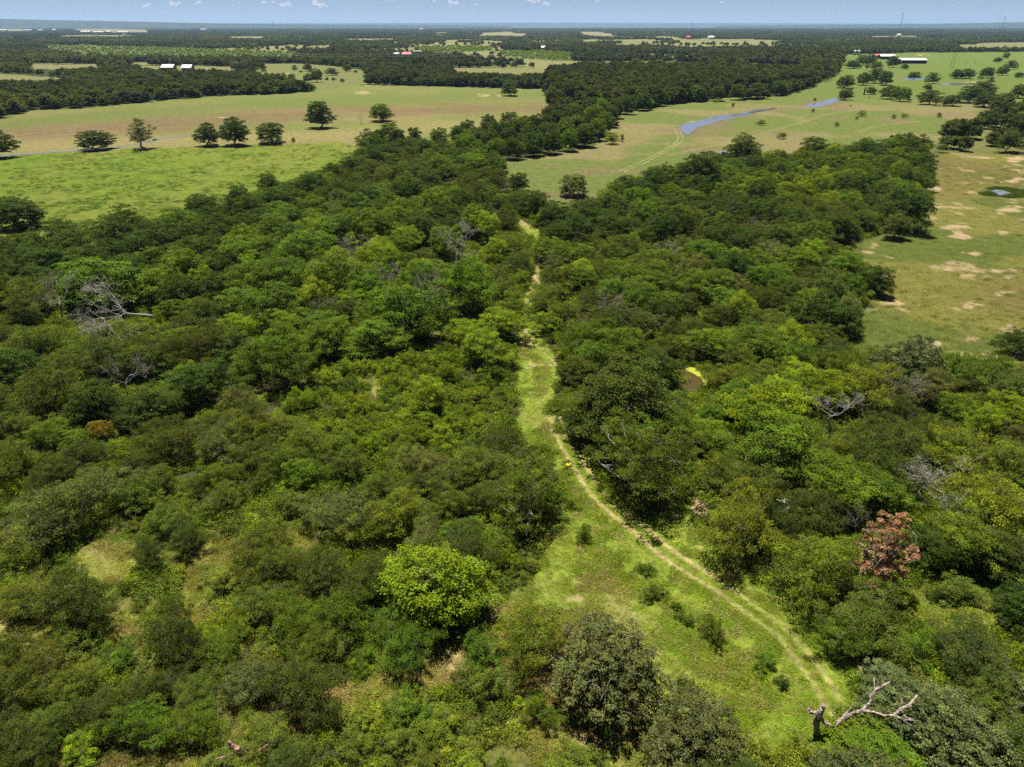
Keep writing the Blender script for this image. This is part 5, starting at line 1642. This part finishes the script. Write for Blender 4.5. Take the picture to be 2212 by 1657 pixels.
# ------------------------------------------------------------------ small things in the clearing
M_YEL = rough_mat('yellow_plastic', (0.85, 0.55, 0.01), 0.45, var=0.15, spec=0.5)
M_BLACK = rough_mat('black_rubber', (0.02, 0.02, 0.022), 0.7, var=0.3)
M_DARKMET = rough_mat('dark_metal', (0.05, 0.055, 0.065), 0.4, var=0.3, spec=0.5)
M_WHITE = rough_mat('white_paint', (0.78, 0.78, 0.78), 0.4, var=0.08, spec=0.5)
M_REDP = rough_mat('red_paint', (0.55, 0.03, 0.04), 0.4, var=0.2, spec=0.5)
M_GLASS = rough_mat('dark_glass', (0.015, 0.02, 0.025), 0.08, var=0.2, spec=0.8)
M_TERRA = rough_mat('terracotta', (0.5, 0.17, 0.08), 0.75, var=0.2)
M_SOILD = rough_mat('red_feed', (0.16, 0.03, 0.015), 0.9, var=0.4, scale=20)
M_GREYMET = rough_mat('grey_metal', (0.42, 0.43, 0.45), 0.45, var=0.15, spec=0.5)
M_ROOFW = rough_mat('white_roof', (0.5, 0.5, 0.5), 0.5, var=0.12, scale=0.6)
M_ROOFG = rough_mat('grey_roof', (0.45, 0.44, 0.43), 0.6, var=0.15, scale=0.5)
M_ROOFR = rough_mat('red_roof', (0.55, 0.07, 0.08), 0.6, var=0.15, scale=0.5)
M_WALLD = rough_mat('dark_wall', (0.06, 0.05, 0.045), 0.8, var=0.3)
M_WALLT = rough_mat('tan_wall', (0.5, 0.42, 0.33), 0.8, var=0.12)
M_COW = rough_mat('black_hide', (0.018, 0.015, 0.013), 0.7, var=0.3, scale=2)


def gp(px, py):
    P = unproj(px, py)
    return (P[0], P[1], float(gz(P[0], P[1])))


c = thing('equipment_case', 'bright yellow case lying on the left wheel rut of the track', 'case', gp(1228, 1006), R_(8))
MB().box(-0.3, -0.2, 0.0, 0.3, 0.2, 0.15).build('body', M_YEL, c)
MB().box(-0.31, -0.21, 0.153, 0.31, 0.21, 0.25).build('lid', M_YEL, c)
MB().tube([(-0.08, -0.215, 0.14), (-0.08, -0.26, 0.14), (0.08, -0.26, 0.14), (0.08, -0.215, 0.14)], 0.014, 6).build('handle', M_BLACK, c)

q = thing('quad_bike', 'dark quad bike with a red and white rear parked in oak shade', 'quad bike', gp(1238, 946), R_(20))
body = MB()
body.prism([(-0.8, 0.45), (-0.75, 0.7), (-0.3, 0.78), (0.2, 0.82), (0.75, 0.78), (0.9, 0.6), (0.8, 0.45)], -0.22, 0.22)
body.build('body', M_DARKMET, q)
MB().prism([(-0.65, 0.8), (-0.6, 0.92), (-0.1, 0.88), (0.05, 0.84)], -0.17, 0.17).build('seat', M_BLACK, q)
for s in (-1, 1):
    fm = MB()
    for yv in (-0.6, 0.62):
        fm.prism([(yv - 0.36, 0.62), (yv - 0.2, 0.74), (yv + 0.2, 0.74), (yv + 0.36, 0.62), (yv + 0.2, 0.69), (yv - 0.2, 0.69)], s * 0.24, s * 0.52)
    fm.build('mudguard', M_GREYMET, q)
    for yv in (-0.6, 0.62):
        w = MB().lathe([(0.14, -0.12), (0.27, -0.12), (0.3, -0.08), (0.3, 0.08), (0.27, 0.12), (0.14, 0.12)], 16).build('wheel', M_BLACK, q, True)
        w.location = (s * 0.42, yv, 0.3)
        w.rotation_euler = (0, R_(90), 0)
        MB().lathe([(0.0, -0.1), (0.14, -0.1), (0.14, 0.1), (0.0, 0.1)], 12).build('rim', M_GREYMET, w)
    MB().box(s * 0.12 - 0.06, -0.84, 0.62, s * 0.12 + 0.06, -0.8, 0.72).build('tail_light', M_REDP, q)
MB().tube([(-0.38, 0.3, 1.02), (-0.12, 0.42, 1.06), (0.12, 0.42, 1.06), (0.38, 0.3, 1.02)], 0.02, 6).tube([(0, 0.42, 1.06), (0, 0.55, 0.8)], 0.03, 6).build('handlebar', M_BLACK, q)
rk = MB()
for i in range(5):
    rk.tube([(-0.32 + 0.16 * i, -0.95, 0.82), (-0.32 + 0.16 * i, -0.5, 0.82)], 0.012, 5)
rk.tube([(-0.34, -0.95, 0.82), (0.34, -0.95, 0.82)], 0.014, 5).tube([(-0.34, -0.5, 0.82), (0.34, -0.5, 0.82)], 0.014, 5)
rk.build('cargo_rack', M_GREYMET, q)
MB().box(-0.1, -0.85, 0.84, 0.26, -0.55, 1.02).build('storage_box', M_REDP, q)

t_ = thing('feed_tub', 'round terracotta feed tub in the grass above the bleached limb', 'tub', gp(1902, 1459))
MB().lathe([(0.0, 0.0), (0.24, 0.0), (0.29, 0.24), (0.31, 0.26), (0.31, 0.29), (0.27, 0.29), (0.25, 0.1), (0.0, 0.1)], 24).build('bowl', M_TERRA, t_, True)
MB().lathe([(0.0, 0.19), (0.255, 0.19)], 24).build('feed', M_SOILD, t_)
b_ = thing('bucket', 'small white bucket lying at the shaded grass edge', 'bucket', gp(2172, 1313))
bm_ = MB().lathe([(0.0, 0.0), (0.15, 0.0), (0.18, 0.34), (0.19, 0.36), (0.17, 0.36), (0.14, 0.03), (0.0, 0.03)], 18).build('body', M_WHITE, b_, True)
bm_.rotation_euler = (R_(80), 0, R_(30))
bm_.location = (0, 0, 0.17)
MB().tube([(0.19 * math.cos(a), 0.02, 0.36 + 0.19 * math.sin(a)) for a in np.linspace(0, math.pi, 9)], 0.008, 5).build('handle', M_GREYMET, bm_)


def car(name, label, loc, rz, paint, pickup=False):
    r = thing(name, label, 'car', loc, rz, None)
    MB().prism([(-2.2, 0.35), (-2.25, 0.75), (-2.1, 0.95), (1.0, 0.98), (2.1, 0.85), (2.25, 0.6), (2.2, 0.35)], -0.88, 0.88).build('body', paint, r)
    if pickup:
        MB().prism([(-0.5, 0.98), (-0.4, 1.65), (0.7, 1.65), (1.3, 0.98)], -0.8, 0.8).build('cabin', paint, r)
        MB().prism([(-0.3, 1.1), (-0.25, 1.55), (0.6, 1.55), (1.0, 1.1)], -0.803, 0.803).build('window', M_GLASS, r)
    else:
        MB().prism([(-2.0, 0.96), (-1.7, 1.5), (0.3, 1.52), (1.05, 0.97)], -0.78, 0.78).build('cabin', paint, r)
        MB().prism([(-1.8, 1.04), (-1.6, 1.42), (0.25, 1.44), (0.85, 1.04)], -0.783, 0.783).build('window', M_GLASS, r)
    for s in (-1, 1):
        for yv in (-1.4, 1.4):
            w = MB().lathe([(0.18, -0.11), (0.34, -0.11), (0.34, 0.11), (0.18, 0.11)], 16).build('wheel', M_BLACK, r, True)
            w.location = (s * 0.8, yv, 0.34)
            w.rotation_euler = (0, R_(90), 0)
            MB().lathe([(0, -0.1), (0.18, -0.1), (0.18, 0.1), (0, 0.1)], 12).build('rim', M_GREYMET, w)
        MB().box(s * 0.6 - 0.15, 2.16, 0.62, s * 0.6 + 0.15, 2.24, 0.78).build('headlight', M_WHITE, r)
    return r


car('parked_car', 'white car half hidden under the trees beside the yellow-green mesquite', gp(1660, 1098), R_(55), M_WHITE)
car('parked_car', 'white car on the verge of the farm yard', gp(492, 154), R_(80), M_WHITE)
car('pickup_truck', 'white pickup parked in the farm pasture', gp(504, 158), R_(85), M_WHITE, True)
car('parked_car', 'pale car furthest along the farm yard', gp(443, 151), R_(70), M_WHITE)

tr = thing('tractor', 'dark blue tractor in the pasture beyond the field trees', 'tractor', gp(706, 173), R_(75))
M_BLUE = rough_mat('blue_paint', (0.03, 0.05, 0.16), 0.4, var=0.2)
MB().prism([(0.0, 0.7), (0.0, 1.5), (1.9, 1.35), (2.0, 0.8)], -0.4, 0.4).build('hood', M_BLUE, tr)
MB().prism([(-1.3, 0.9), (-1.2, 2.5), (0.1, 2.5), (0.3, 1.4), (0.1, 0.9)], -0.75, 0.75).build('cab', M_GLASS, tr)
MB().box(-0.85, -1.35, 2.5, 0.85, 0.25, 2.62).build('roof', M_BLUE, tr)
for s in (-1, 1):
    for yv, rad in ((-0.7, 0.85), (1.5, 0.5)):
        w = MB().lathe([(rad * 0.5, -0.2), (rad, -0.2), (rad, 0.2), (rad * 0.5, 0.2)], 18).build('wheel', M_BLACK, tr, True)
        w.location = (s * 0.95, yv, rad)
        w.rotation_euler = (0, R_(90), 0)
        MB().lathe([(0, -0.15), (rad * 0.5, -0.15), (rad * 0.5, 0.15), (0, 0.15)], 12).build('rim', M_WHITE, w)


# ------------------------------------------------------------------ buildings
def building(name, label, px, py, wpx, wall, roof, depth=8.0, wall_h=3.0, roof_h=1.4, rz=0.0, door=True, openfront=False, group=None, cat='building', scale_min=6.0):
    """Gable building: centre foot and width measured on the photo."""
    P = unproj(px, py)
    w = max(scale_min, wpx * depth_of(P) / FPX)
    r = thing(name, label, cat, (P[0], P[1], 0), rz, group)
    h, d = w / 2, depth / 2
    wl = MB()
    t = 0.25
    wl.box(-h, -d, 0, -h + t, d, wall_h).box(h - t, -d, 0, h, d, wall_h).box(-h + t, d - t, 0, h - t, d, wall_h)
    if not openfront:
        wl.box(-h + t, -d, 0, h - t, -d + t, wall_h)
    else:
        n = max(2, int(w / 7))
        for i in range(1, n):
            xx = -h + w * i / n
            wl.box(xx - 0.12, -d, 0, xx + 0.12, -d + t, wall_h)
    for s in (-1, 1):
        wl.add([(s * h, -d, wall_h), (s * h, d, wall_h), (s * h, 0, wall_h + roof_h)], [(0, 1, 2)])
    wl.build('wall', wall, r)
    ov = 0.5
    rm = MB()
    e = wall_h - 0.06
    for s in (-1, 1):
        a = [(-h - ov, s * (d + ov), e), (h + ov, s * (d + ov), e), (h + ov, 0, wall_h + roof_h + 0.12), (-h - ov, 0, wall_h + roof_h + 0.12)]
        b = [(x_, y_, z_ + 0.14) for x_, y_, z_ in a]
        rm.add(a + b, [(0, 1, 2, 3), (4, 5, 6, 7), (0, 1, 5, 4), (1, 2, 6, 5), (2, 3, 7, 6), (3, 0, 4, 7)])
    rm.build('roof', roof, r)
    if door and not openfront:
        MB().box(-0.6, -d - 0.06, 0, 0.6, -d - 0.003, 2.2).build('door', M_WALLD, r)
        nw = max(1, int(w / 6))
        for i in range(nw):
            xx = -h + (i + 0.5) * w / nw + 1.6
            if xx + 0.7 < h:
                wn_ = MB().box(xx - 0.65, -d - 0.05, 1.0, xx + 0.65, -d - 0.003, 2.1).build('window', M_GLASS, r)
    return r


building('barn', 'long low open barn with a pale metal roof in the far pasture', 1966, 137, 58, M_WALLD, M_ROOFG, 16, 4.5, 2.4, R_(-6), openfront=True)
building('barn', 'white roofed shed behind the pasture oaks', 1914, 128, 31, M_WALLD, M_ROOFW, 16, 4.5, 2.6, R_(-4), openfront=True)
building('shed', 'small red roofed shed beside the white roofed one', 1892, 124, 8, M_WALLT, M_ROOFR, 8, 3, 2)
building('farm_house', 'dark walled farm house with a white roof by the yard', 366, 152, 25, M_WALLD, M_ROOFW, 12, 3.4, 3.2)
building('farm_house', 'white roofed house with red trim at the farm yard', 407, 153, 20, M_REDP, M_ROOFW, 12, 3.6, 3.2)
building('house', 'red roofed house in the scrub beyond the power line', 879, 121, 19, M_WHITE, M_ROOFR, 11, 3.2, 3)
building('house', 'low white house beside the red roofed one', 855, 120, 13, M_WHITE, M_ROOFW, 8, 3, 1.6)
building('shed', 'open pole shed with a flat pale roof in the scrub', 902, 116, 15, M_WALLT, M_ROOFG, 8, 4.5, 0.6, openfront=True)
building('house', 'white gabled house alone in the far woods', 1173, 107, 8, M_WHITE, M_ROOFW, 9, 4, 3.5)
for i, (bx, by, bw, lab, mats) in enumerate([
    (8, 67, 16, 'tan metal building at the picture edge of the far row', (M_WALLT, M_ROOFG)), (62, 67, 15, 'white gabled building second in the far row', (M_WHITE, M_ROOFW)), (88, 67, 10, 'white block third in the far row', (M_WHITE, M_ROOFW)),
    (118, 66, 8, 'tiny white cabin in the far row', (M_WHITE, M_ROOFW)), (186, 71, 20, 'wide white barn of the far row', (M_WHITE, M_ROOFW)), (236, 71, 10, 'bright white shed before the grey hall', (M_WHITE, M_ROOFW)), (267, 72, 22, 'long grey metal hall of the far row', (M_GREYMET, M_ROOFG)),
    (214, 72, 22, 'low tan roofed building between the white ones', (M_WALLT, M_WALLT)), (440, 65, 12, 'lone white house on the far plain', (M_WHITE, M_ROOFW)), (910, 64, 8, 'white cabin beyond the wooded belt', (M_WHITE, M_ROOFW)),
    (1486, 85, 7, 'reddish house in the far clearing', (M_REDP, M_ROOFR)), (1535, 85, 12, 'white house row in the far clearing', (M_WHITE, M_ROOFW)), (1940, 79, 7, 'small white roof in the far right woods', (M_WHITE, M_ROOFW)), (1098, 62, 5, 'pale cabin on the far tan field', (M_WALLT, M_ROOFW)),
]):
    building('building', lab, bx, by, bw, mats[0], mats[1], 22, 8, 4, group='buildings on the far plain')
for bx, by, bw, lab in [(1788, 60, 13, 'big white warehouse near the horizon, wider of the two'), (1891, 59.5, 8, 'big white warehouse near the horizon, narrower of the two')]:
    building('warehouse', lab, bx, by + 1.5, bw, M_WHITE, M_ROOFW, 40, 22, 4, group='warehouses near the horizon')

for i, dx in enumerate((-3.5, 3.5)):
    P = unproj(1850, 119)
    s = thing('silo', ('first' if i == 0 else 'second') + ' of two pale grain silos at the wood edge', 'silo', (P[0] + dx, P[1], 0), 0, 'grain silos')
    MB().lathe([(0, 0), (2.7, 0), (2.7, 7.0)], 20).build('wall', M_GREYMET, s, True)
    MB().lathe([(2.8, 7.0), (0.4, 8.8), (0.4, 9.1), (0, 9.1)], 20).build('roof', M_ROOFW, s, True)

# ------------------------------------------------------------------ power line, poles, masts
M_POLE = rough_mat('grey_timber', (0.45, 0.42, 0.38), 0.85, var=0.3)
POLES = [(-120, 118), (134, 122), (365, 128), (629, 135), (808, 137), (1017, 136), (1193, 137)]
tops = []
for i, (ax_, ay_) in enumerate(POLES):
    P = unproj(ax_, ay_)
    lab = ['power pole beyond the picture edge', 'power pole over the dark far woods', 'power pole above the white roofed farm', 'power pole by the rusty leaved tree', 'power pole before the red roofed house', 'power pole beyond the field bushes', 'power pole at the start of the wooded belt'][i]
    p_ = thing('power_pole', lab, 'power pole', (P[0], P[1], 0), 0, 'poles of the power line')
    MB().tube([(0, 0, -0.5), (0, 0, 13)], [0.22, 0.15], 8).build('pole', M_POLE, p_)
    MB().box(-1.3, -0.1, 12.1, 1.3, 0.1, 12.3).build('crossarm', M_POLE, p_)
    ins = MB()
    for dx in (-1.2, 0, 1.2):
        ins.lathe([(0, 12.3), (0.09, 12.3), (0.11, 12.5), (0, 12.6)], 8, (dx, 0, 0))
    ins.build('insulator', M_WHITE, p_)
    tops.append(np.array([P[0], P[1], 12.55]))
for nm_, zoff, lab in [('power_cable', 0.0, 'upper pale cable strung along the power poles'), ('power_cable', -2.6, 'lower pale cable strung along the power poles')]:
    pts = []
    for i in range(len(tops) - 1):
        for k in range(10):
            t = k / 10
            p_ = tops[i] * (1 - t) + tops[i + 1] * t
            pts.append(p_ + np.array([0, 0, zoff - 1.4 * 4 * t * (1 - t)]))
    pts.append(tops[-1] + np.array([0, 0, zoff]))
    tag(MB().tube(pts, 0.09, 5).build(nm_, M_GREYMET), lab, 'cable', 'cables of the power line')
for i, (ax_, lab) in enumerate([(2052, 'left one of two bare tall poles in the far pasture'), (2058, 'right one of two bare tall poles in the far pasture')]):
    P = unproj(ax_, 148)
    p_ = thing('utility_pole', lab, 'pole', (P[0], P[1], 0), 0, 'tall poles of the far pasture')
    MB().tube([(0, 0, -0.5), (0.8, 0, 17)], [0.3, 0.18], 8).build('pole', M_BARK, p_)
    MB().box(-0.4, -0.1, 16.2, 2.0, 0.1, 16.45).build('crossarm', M_BARK, p_)
for (ax_, top, lab, wd) in [(1943, 35, 'tallest radio mast on the horizon', 3.0), (1494, 48, 'thin radio mast left of the white warehouses', 1.6), (2164, 41, 'thin radio mast over the far rise', 1.6), (592, 49, 'short pale mast over the far plain', 1.6)]:
    D = 7000.0
    H_ = CAM_H + D * (54 - top) / FPX
    xx = (ax_ - PW / 2) / FPX * D * 1.0 / CP * CP
    m_ = thing('radio_mast', lab, 'mast', ((ax_ - PW / 2) / FPX * D * CP + (ax_ - PW / 2) / FPX * 0, D, 0), 0, 'radio masts on the horizon')
    m_.location.x = (ax_ - PW / 2) / FPX * (D * CP + CAM_H * SP)
    lt = MB()
    for k in range(3):
        a = 2.094 * k
        lt.tube([(wd * math.cos(a), wd * math.sin(a), 0), (wd * math.cos(a), wd * math.sin(a), H_)], 0.55, 5)
    for k in range(int(H_ / 8)):
        z = k * 8
        a, b = 2.094 * (k % 3), 2.094 * ((k + 1) % 3)
        lt.tube([(wd * math.cos(a), wd * math.sin(a), z), (wd * math.cos(b), wd * math.sin(b), z + 8)], 0.35, 4)
    lt.build('lattice', M_DARKMET, m_)
    MB().lathe([(0, H_), (wd * 1.6, H_), (wd * 1.8, H_ + 4), (wd * 0.5, H_ + 6), (0.3, H_ + 12), (0, H_ + 12)], 8).build('antenna', M_DARKMET, m_)

# dark dead post in the far pasture
P = gp(1866, 205)
po = thing('burnt_snag', 'black burnt snag standing on a bare spot in the pasture', 'dead tree', P)
MB().tube([(0, 0, -0.3), (0.1, 0, 2), (0, 0.1, 4.2), (0.3, 0, 6.5)], [0.7, 0.5, 0.45, 0.12], 7).tube([(0, 0.1, 4.0), (0.9, 0, 5.2)], [0.25, 0.08], 5).build('trunk', M_COW, po)

# ------------------------------------------------------------------ cattle
def cow_mesh():
    """One continuous body grown by a skin over a jointed skeleton."""
    J = [((0, -0.75, 1.0), 0.30), ((0, -0.3, 1.02), 0.38), ((0, 0.2, 1.0), 0.4), ((0, 0.65, 1.05), 0.33), ((0, 0.95, 1.12), 0.19), ((0, 1.2, 1.2), 0.16), ((0, 1.45, 1.1), 0.1), ((0, 1.6, 1.0), 0.075)]
    v, e, r = [], [], []
    for i, (p, q_) in enumerate(J):
        v.append(p); r.append(q_)
        if i:
            e.append((i - 1, i))
    for s in (-1, 1):
        for root_, chain in ((0, [((s * 0.2, -0.8, 0.85), 0.19), ((s * 0.22, -0.66, 0.62), 0.12), ((s * 0.22, -0.85, 0.42), 0.07), ((s * 0.22, -0.82, 0.05), 0.055)]), (3, [((s * 0.2, 0.62, 0.8), 0.14), ((s * 0.2, 0.66, 0.45), 0.08), ((s * 0.2, 0.62, 0.05), 0.055)])):
            last = root_
            for p, q_ in chain:
                v.append(p); r.append(q_)
                e.append((last, len(v) - 1))
                last = len(v) - 1
        v.append((s * 0.24, 1.16, 1.28)); r.append(0.04)
        e.append((5, len(v) - 1))
    v.append((0, -1.02, 0.95)); r.append(0.04); e.append((0, len(v) - 1))
    v.append((0, -1.06, 0.5)); r.append(0.03); e.append((len(v) - 2, len(v) - 1))
    me = bpy.data.meshes.new('cow')
    me.from_pydata(v, e, [])
    return me, r


cme, crad = cow_mesh()
cow0 = bpy.data.objects.new('cow', cme)
COL.objects.link(cow0)
sk = cow0.modifiers.new('skin', 'SKIN')
if not cme.skin_vertices:
    bpy.context.view_layer.objects.active = cow0
for i, sv in enumerate(cme.skin_vertices[0].data):
    sv.radius = (crad[i], crad[i])
    sv.use_root = (i == 0)
ss = cow0.modifiers.new('smooth', 'SUBSURF')
ss.levels = ss.render_levels = 1
cme.materials.append(M_COW)
COWS = [(2031, 135, 'below the bare tall poles, left of them'), (2089, 135.5, 'right of the bare tall poles'), (2107, 136, 'second right of the bare tall poles'), (2120, 142, 'standing above the far pasture trio'), (1983, 210, 'grazing left of the ragged oak'), (2032, 216, 'right of the ragged oak'),
        (2039, 218, 'furthest right of the ragged oak'), (1898, 202, 'in the shade of the grove foot'), (1878, 213, 'alone on the grass below the grove'), (1837, 231, 'black dot at the rim of the tan field'), (1990, 136, 'near the end of the long barn'), (743, 175, 'beside the blue tractor')]
for i, (ax_, ay_, lab) in enumerate(COWS):
    o = cow0 if i == 0 else cow0.copy()
    if i:
        COL.objects.link(o)
    o.location = gp(ax_, ay_)
    o.rotation_euler = (0, 0, random.uniform(0, 6.28))
    tag(o, 'black cow ' + lab, 'cow', 'black cattle in the pasture')

# ------------------------------------------------------------------ clouds far beyond the plain
def cloud_mat():
    m, nt, out = new_mat('cloud_vapour')
    d0 = node(nt, 'ShaderNodeBsdfDiffuse')
    d0.inputs['Color'].default_value = (0.9, 0.9, 0.92, 1)
    d1 = node(nt, 'ShaderNodeBsdfTranslucent')
    d1.inputs['Color'].default_value = (0.9, 0.9, 0.92, 1)
    d = node(nt, 'ShaderNodeMixShader')
    nt.links.new(d0.outputs[0], d.inputs[1])
    nt.links.new(d1.outputs[0], d.inputs[2])
    t = node(nt, 'ShaderNodeBsdfTransparent')
    lw = node(nt, 'ShaderNodeLayerWeight')
    lw.inputs[0].default_value = 0.35
    mr = node(nt, 'ShaderNodeMapRange')
    mr.inputs[1].default_value = 0.15
    mr.inputs[2].default_value = 0.75
    mr.inputs[3].default_value = 0.3
    mr.inputs[4].default_value = 0.0
    nt.links.new(lw.outputs['Facing'], mr.inputs[0])
    mx = node(nt, 'ShaderNodeMixShader')
    nt.links.new(mr.outputs[0], mx.inputs[0])
    nt.links.new(t.outputs[0], mx.inputs[1])
    nt.links.new(d.outputs[0], mx.inputs[2])
    nt.links.new(mx.outputs[0], out.inputs[0])
    return m


M_CLOUD = cloud_mat()
rng = np.random.default_rng(5)
for (ax_, ay_, wd) in [(316, 13, 18), (378, 13, 26), (428, 7, 16), (571, 7, 14), (590, 6, 12), (615, 12, 26), (692, 14, 34), (930, 3, 28), (978, 7, 24), (1029, 11, 9), (1151, 3, 32), (1181, 10, 18), (1290, 3, 14), (505, 14, 9), (846, 1, 14), (1560, 6, 10)]:
    D = 38000.0
    u, v_ = (ax_ - PW / 2) / FPX, (ay_ - PH / 2) / FPX
    d = FWD + np.array([u, 0, 0]) - v_ * UPV
    C0 = CAM + d * D
    W = wd * D / FPX
    mb = MB()
    for k in range(9):
        s = W * rng.uniform(0.12, 0.26)
        ox, oy, oz = rng.uniform(-0.42, 0.42) * W, rng.uniform(-0.2, 0.2) * W, rng.uniform(-0.05, 0.22) * W
        prof = [(s * math.sin(a), -s * 0.6 * math.cos(a)) for a in np.linspace(0, math.pi, 9)]
        mb.lathe(prof, 14, (ox, oy, oz))
    o = mb.build('cloud', M_CLOUD, None, True)
    o.location = tuple(C0)
    tag(o, 'small faint fair weather cloud low over the horizon', kind='structure')

# ------------------------------------------------------------------ air
hz = MB().box(-29000, -300, -4, 29000, 29000, 320)
hm, hnt, hout = new_mat('thin_haze')
pv = node(hnt, 'ShaderNodeVolumePrincipled')
pv.inputs['Color'].default_value = (0.42, 0.66, 1.0, 1)
pv.inputs['Density'].default_value = 0.000036
pv.inputs['Anisotropy'].default_value = 0.2
hnt.links.new(pv.outputs[0], hout.inputs['Volume'])
tag(hz.build('haze', hm), 'thin bluish air over the plain', kind='stuff')
